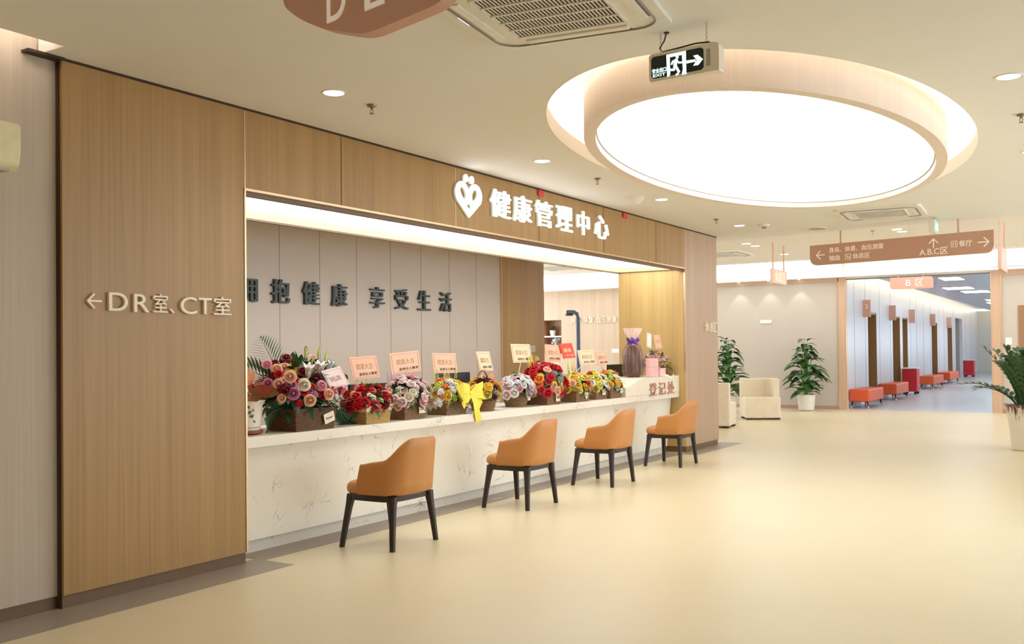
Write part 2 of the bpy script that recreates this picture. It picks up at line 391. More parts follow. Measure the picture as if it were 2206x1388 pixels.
# rear wall of the niche: grey panels, then a wood section
YB = 2.3
struct('wall_niche', MB().box((4.5, YB, 0), (11.279, YB+0.12, 2.82)), m_panel)
j = MB()
for xx in (7.106, 7.691, 8.284, 8.881, 9.472, 10.067, 10.682): j.box((xx-0.004, YB-0.002, 0.05), (xx+0.004, YB+0.01, 2.82))
struct('trim_6', j, m_joint)
struct('wall_niche_wood', MB().box((11.279, YB-0.02, 0), (12.447, YB+0.14, 3.2)), m_wood)
struct('trim_7', MB().box((11.27, YB-0.025, 0), (11.282, YB+0.01, 2.82)), m_gold)
# far wall of the rest area
struct('wall_far_wood', MB().box((FX, 3.1, 0.08), (FX+0.15, 7.345, 2.93)).box((FX, 7.9, 0.08), (FX+0.15, 9, 2.93)).box((FX, 7.345, 0.08), (FX+0.15, 7.9, 1.30)).box((FX, 7.345, 2.18), (FX+0.15, 7.9, 2.93)), m_wood2)
struct('wall_far', MB().box((FX, 0.30, 0.08), (FX+0.15, 3.1, 2.86)), m_panel)
struct('wall_far_right', MB().box((FX, -9, 0.08), (FX+0.15, -2.92, 2.86)), m_panel)
struct('baseboard_far', MB().box((FX-0.012, 0.30, 0), (FX+0.15, 9, 0.08)).box((FX-0.012, -9, 0), (FX+0.15, -2.92, 0.08)), mat('rose_skirting', (176, 140, 116), 0.5))
fr = MB().box((FX-0.03, 0.30, 2.85), (FX+0.15, 3.1, 2.96)).box((FX-0.03, 0.155, 0), (FX+0.15, 0.32, 2.96))
fr.box((FX-0.03, -2.93, 0), (FX+0.15, -2.755, 2.98)).box((FX-0.03, -9, 2.83), (FX+0.15, -2.93, 2.98))
struct('trim_8', fr, wood('rose_oak', (196, 160, 134), (208, 174, 148), fine=50))
struct('trim_9', MB().box((FX-0.034, 0.31, 0.02), (FX-0.02, 0.325, 2.85)).box((FX-0.034, -2.945, 0.02), (FX-0.02, -2.93, 2.83)).box((FX-0.034, 0.145, 0), (FX, 0.158, 2.95)).box((FX-0.034, -2.757, 0), (FX, -2.745, 2.95)), m_gold)
struct('wall_lintel', MB().box((FX, -2.755, 2.90), (FX+0.15, 0.155, 3.5)), m_white)
struct('trim_10', MB().box((FX-0.01, -2.755, 2.885), (FX+0.16, 0.155, 2.90)), mat('grey_trim', (120, 112, 108), 0.5))
# unseen sides of the hall close the space
struct('wall_right', MB().box((-5, -9.1, 0), (FX, -9, 0.7)).box((-5, -9.1, 2.85), (FX, -9, 3.5)).box((-5, -9.1, 0.7), (5, -9, 2.85)), m_panel)
for i in range(4):  # added windows, out of view, opened to let fill daylight into the hall
    a = 5 + i*4.3; w = MB()
    for q in (a, a+2.1, a+4.22): w.box((q, -9.08, 0.7), (q+0.08, -9.02, 2.85))
    w.box((a, -9.08, 0.7), (a+4.3, -9.02, 0.76)).box((a, -9.08, 2.79), (a+4.3, -9.02, 2.85)); struct('window_%d' % (i+11), w, m_metal)
struct('wall_back', MB().box((-5.1, -9, 0), (-5, 0.2, 3.5)), m_panel)
struct('wall_rest_back', MB().box((10, 9, 0), (FX, 9.1, 0.6)).box((10, 9, 2.85), (FX, 9.1, 3.6)).box((9.9, 2.42, 0), (10, 9, 3.6)), m_panel)
for i in range(4):  # added windows, unseen, opened so daylight brightens the rest area
    a = 10 + i*3.05; w = MB()
    for q in (a, a+1.5, a+2.97): w.box((q, 9.02, 0.6), (q+0.08, 9.08, 2.85))
    w.box((a, 9.02, 0.6), (a+3.05, 9.08, 0.66)).box((a, 9.02, 2.79), (a+3.05, 9.08, 2.85)); struct('window_%d' % (i+21), w, m_metal)
# added fill light: unseen panel behind the camera, lifts the near hall
bl = MB().box((-2.6, -7.0, 2.985), (-0.6, -3.4, 2.998)).build('ceiling_panel_light', emat('rear_fill', NEUT, E_FILL))
tag(bl, 'added unseen fill panel glowing over the near end of the hall', 'ceiling light')
# shelf niche in the far wood wall
nb = MB().box((FX+0.32, 7.3, 1.25), (FX+0.37, 7.95, 2.2)).box((FX+0.002, 7.3, 1.25), (FX+0.35, 7.352, 2.2)).box((FX+0.002, 7.893, 1.25), (FX+0.35, 7.95, 2.2)).box((FX+0.002, 7.3, 2.172), (FX+0.35, 7.95, 2.22)).box((FX+0.002, 7.3, 1.24), (FX+0.35, 7.95, 1.303))
sh = thing('wall_shelf', (FX, 7.6, 1.25), 'shelf niche recessed in the far wood wall behind the counter opening', 'shelf')
nb.build('niche_box', wood('niche_oak', (160, 118, 88), (178, 136, 104)), sh); MB().box((FX+0.004, 7.352, 1.73), (FX+0.32, 7.893, 1.765)).build('shelf_board', m_white, sh)

# ------------------------------------------------------------------ corridor behind the far wall
cw = lambda x: 0.25 + 0.023*(x - FX)
m_cwall = wood('pale_corridor_panel', (196, 196, 200), (206, 206, 212), 0.35, fine=30)
m_jamb = wood('brown_door_jamb', (132, 98, 58), (150, 114, 72))
wallb, jn = MB(), MB()
doors = [(25.3, 26.5, 2.27), (29.0, 30.3, 2.27), (30.75, 31.75, 2.27), (37.3, 38.9, 2.27), (42.1, 43.7, 2.27)]
segs = []; x0 = FX + 0.15
for a, b, h in doors + [(44.9, 47.7, 2.6)]:
    segs.append((x0, a)); x0 = b
segs.append((x0, 55.4))
def slab(mb, xa, xb, z0, z1, d0=0.0, d1=0.12):
    mb.loft([[(xa, cw(xa)+d0, z0), (xb, cw(xb)+d0, z0), (xb, cw(xb)+d1, z0), (xa, cw(xa)+d1, z0)], [(xa, cw(xa)+d0, z1), (xb, cw(xb)+d0, z1), (xb, cw(xb)+d1, z1), (xa, cw(xa)+d1, z1)]])
for a, b in segs: slab(wallb, a, b, 0, 3.32)
for a, b, h in doors + [(44.9, 47.7, 2.6)]: slab(wallb, a, b, h, 3.32)
struct('wall_corridor', wallb, m_cwall)
for i, (a, b, h) in enumerate(doors):
    dm = MB(); slab(dm, a+0.06, b-0.06, 0, h-0.05, 0.22, 0.27); slab(dm, b-0.06, b, 0, h, 0.0, 0.3); slab(dm, a, a+0.06, 0, h, 0.01, 0.3); slab(dm, a, b, h-0.05, h, 0.01, 0.3)
    do = struct('door_%d' % (i+1), dm, m_jamb)
    hm = MB(); xx = a + 0.2; hm.box((xx, cw(xx)+0.17, 0.98), (xx+0.14, cw(xx)+0.19, 1.0)).box((xx, cw(xx)+0.17, 0.96), (xx+0.03, cw(xx)+0.22, 1.02)); hm.build('door_handle', m_metal, do)
rc = MB(); slab(rc, 44.9, 47.7, 0, 2.7, 0.5, 0.6); slab(rc, 44.8, 44.9, 0, 2.7, 0.12, 0.6); slab(rc, 47.7, 47.8, 0, 2.7, 0.12, 0.6); slab(rc, 44.8, 47.8, 2.6, 2.7, 0.12, 0.6); struct('wall_corridor_recess', rc, mat('grey_recess', (158, 152, 150), 0.6))
jn = MB()
for xx in (23.6, 24.95, 26.9, 28.6, 32.3, 33.6, 35.2, 36.9, 39.4, 40.9, 44.2, 49.0, 51.5): slab(jn, xx, xx+0.015, 0.02, 3.1, -0.004, 0.02)
struct('trim_11', jn, mat('corridor_joint', (150, 146, 146), 0.5))
struct('wall_corridor_end', MB().box((55.3, -3.6, 0), (55.5, 1.4, 3.2)), mat('corridor_end', (214, 212, 204), 0.6))
m_mc = mat('metal_ceiling', (190, 196, 204), 0.28, metal=0.45, noise=(6, 0.06, (0.1, 4, 1)))
struct('ceiling_corridor', MB().box((FX+0.15, -3.6, 3.02), (55.4, -0.12, 3.12)), m_mc)
struct('ceiling_corridor_slot', MB().box((FX+0.15, -0.4, 3.3), (55.4, 1.4, 3.35)).box((FX+0.15, -0.4, 3.12), (55.4, -0.35, 3.3)), m_white)
cs = MB().box((FX+0.3, -0.14, 3.122), (55.0, -0.125, 3.15)).build('light_strip', emat('corridor_strip', (1.0, 0.80, 0.5), 26.0))
tag(cs, 'warm light strip washing the top of the corridor wall', 'light strip')
# daylight side of the corridor: low wall, mullions and panes
struct('wall_corridor_right', MB().box((FX+0.15, -3.6, 0), (55.4, -3.5, 1.2)).box((FX+0.15, -3.6, 2.1), (55.4, -3.5, 3.05)), m_white)
for i in range(8):
    a = FX + 0.3 + i*4.1
    w = MB().box((a, -3.6, 1.2), (a+0.08, -3.5, 2.1)).box((a+4.02, -3.6, 1.2), (a+4.1, -3.5, 2.1)).box((a+2.0, -3.58, 1.2), (a+2.06, -3.52, 2.1)).box((a, -3.6, 1.2), (a+4.1, -3.5, 1.26)).box((a, -3.6, 2.04), (a+4.1, -3.5, 2.1))
    struct('window_%d' % (i+1), w, m_metal)
lp = [((25.25, -1.62), 1.2, 0.5), ((29.5, -1.25), 1.2, 0.75), ((31.7, -1.45), 1.2, 0.75), ((38.0, -1.55), 1.4, 0.9), ((40.5, -1.35), 1.4, 0.9), ((46.0, -1.45), 1.4, 0.9)]
m_clight = emat('corridor_light', COOL, 8.0)
nm = ['nearest', 'second', 'third', 'fourth', 'fifth', 'farthest']
for k, ((x, y), l, w) in enumerate(lp):
    o = thing('ceiling_panel_light', (x, y, 3.02), 'flat white ceiling light panel in the corridor, %s from the lobby' % nm[k], 'ceiling light', 'corridor ceiling panels')
    MB().box((x-l/2, y-w/2, 3.0), (x+l/2, y+w/2, 3.019)).build('frame', m_metal, o); MB().box((x-l/2+0.03, y-w/2+0.03, 2.994), (x+l/2-0.03, y+w/2-0.03, 2.9995)).build('diffuser', m_clight, o)

# ------------------------------------------------------------------ counter
ct = thing('reception_counter', (8.38, 0.25, 0), 'long white veined stone counter front with a low plinth under the flowers', 'counter')
MB().prism([(4.51, 0.09), (12.08, 0.09), (12.245, 0.736), (4.51, 0.736)], (0, 0.21, 0), X, Z, Y, 0.06).build('front_panel', m_marble, ct)
MB().box((4.51, 0.235, 0), (12.05, 0.28, 0.088)).build('plinth', marble('plinth_stone', (216, 210, 196), (130, 122, 112)), ct)
tag(MB().box((4.51, 0.097, 0.737), (12.25, 0.85, 0.811)).build('worktop', m_marble, None, bevel=0.003), 'long white veined stone worktop carrying the row of flower baskets', 'worktop')
pf = [(10.56, 0.812)]
for i in range(13):
    a = i/12; pf.append((10.56 + 0.55*a, 0.925 + 0.102*(math.sin(PI*(a-0.5))*0.5+0.5)))
pf += [(12.25, 1.027), (12.25, 0.812)]
tag(MB().prism(pf, (0, 0.092, 0), X, Z, Y, 0.50).build('counter_riser', marble('pale_stone', (236, 228, 208), (206, 198, 180)), None, bevel=0.004), 'raised cream stone end block with a curved top beside the wood pier', 'counter block')
lt = thing('wall_lettering', (11.65, 0.09, 0.79), 'rose coloured characters on the raised end of the counter', 'lettering')
for ch, xx in zip('登记处', (11.36, 11.65, 11.94)):
    put_text(MB(), ch, (xx, 0.0915, 0.873), X, Z, 0.012, w=0.235, h=0.165, bold=0.008).build('character', mat('rose_letter', (192, 140, 122), 0.5), lt)

# ------------------------------------------------------------------ wall inscriptions
dl = thing('wall_lettering', (3.85, 0, 1.6), 'raised pale arrow and room lettering on the left wood panel', 'lettering')
m_pale = mat('pale_letter', (240, 226, 204), 0.45)
e = MB()
for i_, q in enumerate(stroke([(-0.042, 0), (0.042, 0)], 0.011) + stroke([(-0.004, 0.038), (-0.042, 0), (-0.004, -0.038)], 0.011)): put_poly(e, [q], (3.384, -0.001, 1.679), X, Z, 0.016 + 0.0006*i_)
e.build('arrow', m_pale, dl)
for ch, a, b, h, zc in (('D', 3.474, 3.598, 0.105, 1.680), ('R', 3.640, 3.745, 0.105, 1.678), ('室', 3.775, 3.878, 0.112, 1.683), ('、', 3.890, 3.925, 0.03, 1.638), ('C', 3.972, 4.094, 0.105, 1.676), ('T', 4.108, 4.212, 0.102, 1.677), ('室', 4.228, 4.372, 0.115, 1.683)):
    put_text(MB(), ch, ((a+b)/2, -0.001, zc), X, Z, 0.018, w=b-a, h=h, bold=0.003).build('character', m_pale, dl)
rl = thing('wall_lettering', (13.25, 0, 1.6), 'small white characters with arrow on the right wood pier', 'lettering')
for ch, xx in zip('休息区', (13.04, 13.20, 13.35)): put_text(MB(), ch, (xx, -0.001, 1.69), X, Z, 0.02, w=0.135, h=0.135, bold=0.006).build('character', m_pale, rl)
e = MB()
for i_, q in enumerate(stroke([(-0.03, 0), (0.03, 0)], 0.012) + stroke([(0.0, 0.03), (0.03, 0), (0.0, -0.03)], 0.012)): put_poly(e, [q], (13.465, -0.001, 1.688), X, Z, 0.02 + 0.0006*i_)
e.build('arrow', m_pale, rl)
# illuminated header sign
hs = thing('illuminated_sign', (8.4, 0, 2.55), 'glowing white heart emblem and characters on the wood header', 'sign')
def lit(name, polys=None, txt=None, o=None, w=None, h=None, bold=0, d0=0.02, heavy=0.0):
    b, f = MB(), MB()
    if polys: put_poly(b, polys, (o[0], -0.004, o[1]), X, Z, d0); put_poly(f, polys, (o[0], -0.004-d0, o[1]), X, Z, 0.004)
    else: put_text(b, txt, (o[0], -0.004, o[1]), X, Z, d0, w=w, h=h, heavy=heavy); put_text(f, txt, (o[0], -0.005-d0, o[1]), X, Z, 0.003, w=w, h=h, heavy=heavy)
    p = b.build(name, m_letside, hs); f.build('lit_face', m_letter, p)
def circ(cx, cy, r, n=20, ry=None): return [(cx + r*math.cos(2*PI*i/n), cy + (ry or r)*math.sin(2*PI*i/n)) for i in range(n)]
hr = [(0, -0.158)]
for i in range(15): a = math.radians(-38 + 194*i/14); hr.append((0.104 + 0.104*math.cos(a), 0.048 + 0.104*math.sin(a)))
for i in range(15): a = math.radians(24 + 194*i/14); hr.append((-0.104 + 0.104*math.cos(a), 0.048 + 0.104*math.sin(a)))
def tear(s):
    out = []
    for i in range(24):
        a = 2*PI*i/24; q = math.cos(a); r = 0.043*(1.0 - 0.42*max(0.0, q))
        out.append((s*(-0.088 + 0.022*q + r*math.sin(a)), 0.048 - 0.056*q))
    return out
lit('heart_emblem', [hr, tear(1), tear(-1), [(0, -0.022), (0.034, -0.056), (0, -0.09), (-0.034, -0.056)]], o=(7.10, 2.718))
lit('emblem_dot', [circ(0, 0, 0.035)], o=(7.055, 2.905)); lit('emblem_dot', [circ(0, 0, 0.035)], o=(7.148, 2.9))
for ch, xx in zip('健康管理中心', (7.628, 8.022, 8.437, 8.864, 9.292, 9.732)):
    lit('character', txt=ch, o=(xx, 2.747), w=(0.335 if ch != '中' else 0.27), h=0.255, heavy=0.012)
# dark slogan on the niche wall
sg = thing('wall_lettering', (8.4, YB, 1.87), 'dark raised slogan characters on the grey panel wall behind the flowers', 'lettering')
m_sl = mat('charcoal_letter', (52, 60, 60), 0.5)
for ch, xx in zip('拥抱健康享受生活', (6.66, 7.097, 7.537, 7.975, 8.617, 9.06, 9.505, 9.951)):
    put_text(MB(), ch, (xx, YB-0.002, 2.004), X, Z, 0.03, w=0.235, h=0.24, heavy=0.009).build('character', m_sl, sg)
fl = thing('wall_lettering', (FX, 6.0, 2.1), 'small white characters on the far wood wall seen through the counter opening', 'lettering')
yy = 7.04
for ch in '身高、体重、血压测量':
    if ch == '、': yy -= 0.07; put_text(MB(), ch, (FX-0.001, yy+0.035, 2.10), -Y, Z, 0.03, w=0.04, h=0.05, bold=0.006).build('character', m_pale, fl); continue
    put_text(MB(), ch, (FX-0.001, yy-0.065, 2.158), -Y, Z, 0.03, w=0.122, h=0.15, bold=0.006).build('character', m_pale, fl); yy -= 0.146
# ------------------------------------------------------------------ chairs
def chair_meshes():
    root = thing('armchair', (0, 0, 0), '', 'chair', 'tan armchairs at the counter')
    # plan path of the shell: front of left arm, round the back, front of right arm
    plan = []
    hw, yb, yf, rc = 0.265, -0.255, 0.09, 0.15
    for i in range(7): plan.append((-hw - 0.012*(1-i/6), yf + (yb+rc-yf)*i/6))
    for i in range(1, 8): a = PI + 0.5*PI*i/8; plan.append((-hw+rc+rc*math.cos(a), yb+rc+rc*math.sin(a)))
    for i in range(9): plan.append((-hw+rc+(2*hw-2*rc)*i/8, yb - 0.012*math.sin(PI*i/8)))
    for i in range(1, 8): a = 1.5*PI + 0.5*PI*i/8; plan.append((hw-rc+rc*math.cos(a), yb+rc+rc*math.sin(a)))
    for i in range(7): plan.append((hw + 0.012*i/6, yb+rc + (yf-yb-rc)*i/6))
    n = len(plan); L = [0]
    for i in range(1, n): L.append(L[-1] + math.dist(plan[i], plan[i-1]))
    tot = L[-1]; th = 0.036; sh = MB(); rings = []
    for i, (x, y) in enumerate(plan):
        d = min(L[i], tot-L[i])
        tx, ty = plan[min(i+1, n-1)][0]-plan[max(i-1, 0)][0], plan[min(i+1, n-1)][1]-plan[max(i-1, 0)][1]
        k = math.hypot(tx, ty); nx, ny = ty/k, -tx/k           # outward for this winding
        if nx*x + ny*(y-0.0) < 0: nx, ny = -nx, -ny
        top = 0.592 + 0.03*smoothstep(0, 0.26, d) + 0.152*smoothstep(0.225, 0.415, d)
        back = smoothstep(0.1, 0.45, d)
        ring = []
        zs = [0.375, 0.395, 0.47, 0.56, 0.65, 0.70, top]
        def lean(z, off):
            q = max(0, z-0.39); o = off + q*(0.02 + 0.13*back*max(0, -ny)) - (0.022 if z < 0.385 else 0)
            fy = -0.045*smoothstep(0.40, 0.62, z)*(1-smoothstep(0.0, 0.12, d))    # raked front edge of the arm
            return ((x + nx*o)*(1 - 0.12*back*q/0.38), y + ny*o + fy)
        zo = [0.375 + (top-0.375)*t for t in (0, 0.04, 0.2, 0.4, 0.6, 0.8, 0.955)]
        for z in zo: ring.append((*lean(z, 0), z))
        ring.append((*lean(top, -0.3*th), top)); ring.append((*lean(top, -0.7*th), top))
        for z in zo[::-1]: ring.append((*lean(z, -th), z))
        rings.append(ring)
    sh.loft(rings); sh.build('back_shell', m_orange, root, smooth=50)
    # seat
    st = []; 
    def plan_seat(sx, sy):
        out = []
        for i in range(36):
            a = 2*PI*i/36; ca, sa = math.cos(a), math.sin(a); p = 2/4.2
            out.append((sx*math.copysign(abs(ca)**p, ca), 0.015 + sy*math.copysign(abs(sa)**p, sa)))
        return out
    for z, k in ((0.376, 0.93), (0.388, 0.985), (0.41, 1.0), (0.435, 0.985), (0.452, 0.93), (0.458, 0.8)):
        st.append([(x, y, z + (0.006 if k == 0.8 else 0)) for x, y in plan_seat(0.263*k, 0.242*k)])
    MB().loft(st).build('seat', m_orange, root, smooth=60)
    # apron frame
    fr = MB(); o = plan_seat(0.247, 0.225); i_ = plan_seat(0.205, 0.185)
    fr.loft([[(x, y, 0.332) for x, y in o], [(x, y, 0.376) for x, y in o], [(x, y, 0.376) for x, y in i_], [(x, y, 0.332) for x, y in i_], [(x, y, 0.332) for x, y in o]], cap=False)
    fr.build('seat_frame', m_leg, root, smooth=40)
    for sx in (-1, 1):
        for sy in (-1, 1):
            fx, fy = (0.283 if sy > 0 else 0.252)*sx, 0.215*sy
            lg = MB(); rr = []
            for z, w, t in ((0.0, 0.017, 0), (0.15, 0.020, 0.36), (0.27, 0.023, 0.68), (0.31, 0.025, 0.80), (0.335, 0.028, 0.88), (0.37, 0.03, 0.97)):
                cx, cy = fx + (0.205*sx - fx)*t, fy + (0.185*sy - fy)*t
                w2 = min(w, 0.036); b = w2*0.35
                rr.append([(cx+p*w2, cy+q*w2, z) for p, q in ((-1,-0.6),(-0.6,-1),(0.6,-1),(1,-0.6),(1,0.6),(0.6,1),(-0.6,1),(-1,0.6))])
            lg.loft(rr).build('leg', m_leg, root, smooth=35)
    return root
CH = [((5.507, -0.397), 'tan orange armchair with dark legs, nearest the left wood panel'),
      ((7.428, -0.335), 'tan orange armchair with dark legs, second from the left wood panel'),
      ((9.042, -0.360), 'tan orange armchair with dark legs, third from the left wood panel'),
      ((10.875, -0.350), 'tan orange armchair with dark legs, under the registration end by the wood pier')]
ch0 = chair_meshes()
for k, ((x, y), lb) in enumerate(CH):
    o = ch0 if k == 0 else copy_tree(ch0)
    o.location = (x, y, 0); o['label'] = lb

# ------------------------------------------------------------------ rest area armchairs
m_cream2 = mat('cream_leather', (226, 212, 188), 0.5)
def cube_chair():
    r = thing('lounge_chair', (0, 0, 0), '', 'armchair', 'cream lounge chairs')
    MB().box((-0.33, -0.33, 0.03), (0.33, 0.33, 0.43)).build('seat', m_cream2, r, bevel=0.02)
    # L-shaped back along +x and -y with a rounded corner, open front corner
    out, inn = [(-0.15, -0.345)], [(-0.15, -0.225)]
    for i in range(7): a = 1.5*PI + 0.5*PI*i/6; out.append((0.145+0.2*math.cos(a), -0.145+0.2*math.sin(a))); inn.append((0.145+0.085*math.cos(a), -0.145+0.085*math.sin(a)))
    out.append((0.345, 0.345)); inn.append((0.225, 0.345))
    MB().prism(out + inn[::-1], (0, 0, 0.032), X, Y, Z, 0.755).build('backrest', m_cream2, r, bevel=0.02)
    for sx in (-1, 1):
        for sy in (-1, 1): MB().box((sx*0.26-0.06, sy*0.26-0.06, 0), (sx*0.26+0.06, sy*0.26+0.06, 0.031)).build('foot', m_black, r)
    return r
lc = cube_chair(); lc.location = (18.78, 1.04, 0); lc.rotation_euler = (0, 0, math.radians(28)); lc['label'] = 'cream leather lounge chair with curved back facing left in the rest area'
l2 = copy_tree(lc); l2.location = (16.55, 1.18, 0); l2.rotation_euler = (0, 0, math.radians(188)); l2['label'] = 'cream leather lounge chair mostly hidden behind the wood pier'

# ------------------------------------------------------------------ plants
def broad_plant(name, base, pot_prof, H, R, seed, label, n=70):
    rnd = random.Random(seed); r = thing(name, base, label, 'potted plant')
    B = Vector(base)
    MB().lathe(pot_prof, base, 28).build('pot', m_plastic, r, smooth=40)
    zt = pot_prof[-1][1]
    MB().lathe([(pot_prof[-1][0]*0.9, zt-0.05), (0.001, zt-0.03)], base, 20, cap=False).build('soil', mat('soil', (64, 48, 36), 0.9), r)
    lf, sm = MB(), MB()
    for i in range(n):
        t = (i + 0.5)/n; a = i*2.39996 + rnd.uniform(-0.3, 0.3)
        z = zt + 0.02 + (H - zt)*(t**0.9)*rnd.uniform(0.9, 1.05)
        rad = R*(1.0 - 0.55*t)*rnd.uniform(0.45, 1.0)*(0.75 + 0.5*math.sin(PI*min(1, t*1.3)))
        p0 = B + Vector((0.03*math.cos(a), 0.03*math.sin(a), zt-0.04)); p1 = B + Vector((rad*0.35*math.cos(a), rad*0.35*math.sin(a), z*0.98-0.02))
        mid = B + Vector((rad*0.12*math.cos(a), rad*0.12*math.sin(a), (zt+z)*0.5))
        sm.tube([p0, mid, p1], [0.008, 0.006, 0.004], 5)
        d = Vector((math.cos(a), math.sin(a), rnd.uniform(0.0, 0.7)))
        lf.leaf(p1, d, Z, rad*0.62 + 0.16, (rad*0.62+0.16)*rnd.uniform(0.5, 0.62), rnd.uniform(0.35, 0.8), 0.22, 6, 0.75)
    lf.build('foliage', m_leaf, r, smooth=60); sm.build('stems', m_leafl, r, smooth=60)
    return r
pw = [(0.13, 0), (0.165, 0.02), (0.195, 0.34), (0.2, 0.355), (0.185, 0.355)]
broad_plant('potted_plant', (21.56, 0.88, 0), pw, 1.55, 0.50, 4, 'leafy green plant in a white tub against the far beige wall', 86)
broad_plant('potted_plant', (20.6, 2.32, 0), pw, 1.62, 0.52, 9, 'tall leafy plant partly hidden behind the wood pier', 86)
def zz_plant(base):
    rnd = random.Random(3); r = thing('potted_plant', base, 'dark green plant with arching feathered stems in a glazed pot at the right edge', 'potted plant')
    B = Vector(base)
    prof = [(0.19, 0), (0.2, 0.01)]
    for i in range(14):
        z = 0.02 + 0.25*i/13; prof.append((0.2 + 0.05*z/0.6 + (0.006 if i % 2 else 0), z))
    prof += [(0.235, 0.32), (0.25, 0.45), (0.265, 0.56), (0.285, 0.595), (0.285, 0.61), (0.262, 0.605), (0.24, 0.5)]
    m = mat('glazed_pot', (226, 216, 196), 0.25); nt = m.node_tree; b = nt.nodes['Principled BSDF']
    tc = nt.nodes.new('ShaderNodeTexCoord'); sx = nt.nodes.new('ShaderNodeSeparateXYZ'); nt.links.new(tc.outputs['Object'], sx.inputs[0])
    mp = nt.nodes.new('ShaderNodeMapping'); mp.inputs['Scale'].default_value = (1, 1, 0.12); nz = nt.nodes.new('ShaderNodeTexNoise'); nz.inputs['Scale'].default_value = 34
    nt.links.new(tc.outputs['Object'], mp.inputs[0]); nt.links.new(mp.outputs[0], nz.inputs[0])
    ma = nt.nodes.new('ShaderNodeMath'); ma.operation = 'MULTIPLY_ADD'; ma.inputs[1].default_value = 0.55; nt.links.new(nz.outputs['Fac'], ma.inputs[0]); nt.links.new(sx.outputs[2], ma.inputs[2])
    cr = nt.nodes.new('ShaderNodeValToRGB'); cr.color_ramp.elements[0].position = 0.74; cr.color_ramp.elements[0].color = rgb((226, 216, 196)); cr.color_ramp.elements[1].position = 0.84; cr.color_ramp.elements[1].color = rgb((92, 56, 40))
    nt.links.new(ma.outputs[0], cr.inputs[0]); nt.links.new(cr.outputs[0], b.inputs['Base Color'])
    MB().lathe(prof, base, 36).build('pot', m, r, smooth=50)
    MB().lathe([(0.25, 0.54), (0.001, 0.56)], base, 20, cap=False).build('soil', mat('soil', (64, 48, 36), 0.9), r)
    for i in range(30):
        a = i*2.39996; el = rnd.uniform(0.55, 1.45); L = rnd.uniform(0.55, 0.85)
        if i == 0: a, el, L = math.radians(112), 0.62, 0.86
        if i == 1: a, el, L = math.radians(100), 1.05, 0.9
        if i == 2: a, el, L = math.radians(125), 1.2, 0.8
        pts = []; p = B + Vector((0.1*math.cos(a), 0.1*math.sin(a), 0.54)); e = el + 0.35
        for k in range(11):
            pts.append(p.copy()); p = p + Vector((math.cos(a)*math.cos(e), math.sin(a)*math.cos(e), math.sin(e)))*(L/10); e -= (1.55-el)*0.13
        st = MB(); st.tube(pts, [0.013 - 0.009*k/10 for k in range(11)], 5)
        for k in range(2, 11):
            t = (pts[min(k+1, 10)] - pts[k-1]).normalized(); s = t.cross(Z).normalized(); u = s.cross(t)
            for sgn in (-1, 1):
                st.leaf(pts[k], s*sgn*0.85 + t*0.75 + u*0.35, u, 0.145*(1-0.3*abs(k-6)/5), 0.064, 0.15, 0.15, 4, 0.8)
        st.leaf(pts[-1], t, u, 0.11, 0.045, 0.1, 0.15, 4, 0.8)
        st.build('frond', m_leafd, r, smooth=60)
zz_plant((14.46, -3.90, 0))

# ------------------------------------------------------------------ corridor furniture
def bench(x, y0, L, label):
    yb = y0
    r = thing('bench', (x+L/2, yb, 0), label, 'bench', 'orange benches along the corridor wall')
    MB().box((x, yb-0.22, 0.15), (x+L, yb+0.22, 0.43)).build('seat', m_vermil, r, bevel=0.03, seg=3)
    for xx in (x+0.12, x+L-0.12):
        for yy in (yb-0.16, yb+0.16):
            dx, dy = (0.03 if xx > x+L/2 else -0.03), (0.02 if yy > yb else -0.02)
            l = MB().tube([(xx, yy, 0.16), (xx+dx, yy+dy, 0.05)], [0.026, 0.017], 8).build('leg', m_leg, r)
            MB().tube([(xx+dx, yy+dy, 0.05), (xx+dx*1.5, yy+dy*1.5, 0.0)], [0.018, 0.014], 8).build('leg_tip', m_brass, l)
bench(22.75, 0.02, 1.65, 'orange upholstered bench nearest the corridor entrance')
bench(26.5, 0.10, 1.75, 'orange upholstered bench second from the corridor entrance, touching the red trolley')
bench(33.9, 0.28, 2.2, 'orange upholstered bench third along the corridor, between the trolleys')
bench(38.6, 0.40, 2.4, 'orange upholstered bench farthest along the corridor')
m_red = mat('red_cabinet', (196, 34, 44), 0.4)
def trolley(x, y, label):
    r = thing('trolley', (x, y, 0), label, 'trolley', 'red corridor trolleys')
    MB().box((x-0.25, y-0.2, 0.08), (x+0.25, y+0.2, 0.74)).build('cabinet', m_red, r, bevel=0.015)
    MB().box((x-0.27, y-0.22, 0.74), (x+0.27, y+0.22, 0.77)).build('top', m_plastic, r, bevel=0.01)
    for k in range(3):
        dr = MB().box((x-0.22, y-0.206, 0.13+0.2*k), (x+0.22, y-0.2, 0.31+0.2*k)).build('drawer', m_red, r)
        MB().box((x-0.08, y-0.222, 0.25+0.2*k), (x+0.08, y-0.206, 0.265+0.2*k)).build('handle', m_metal, dr)
    for sx in (-1, 1):
        for sy in (-1, 1): MB().tube([(x+sx*0.2-0.02, y+sy*0.15, 0.04), (x+sx*0.2+0.02, y+sy*0.15, 0.04)], 0.04, 10).build('caster', m_black, r)
trolley(30.3, 0.16, 'red trolley cabinet on casters between the second and third orange benches')
trolley(48.2, 0.62, 'red trolley cabinet at the far end of the corridor')
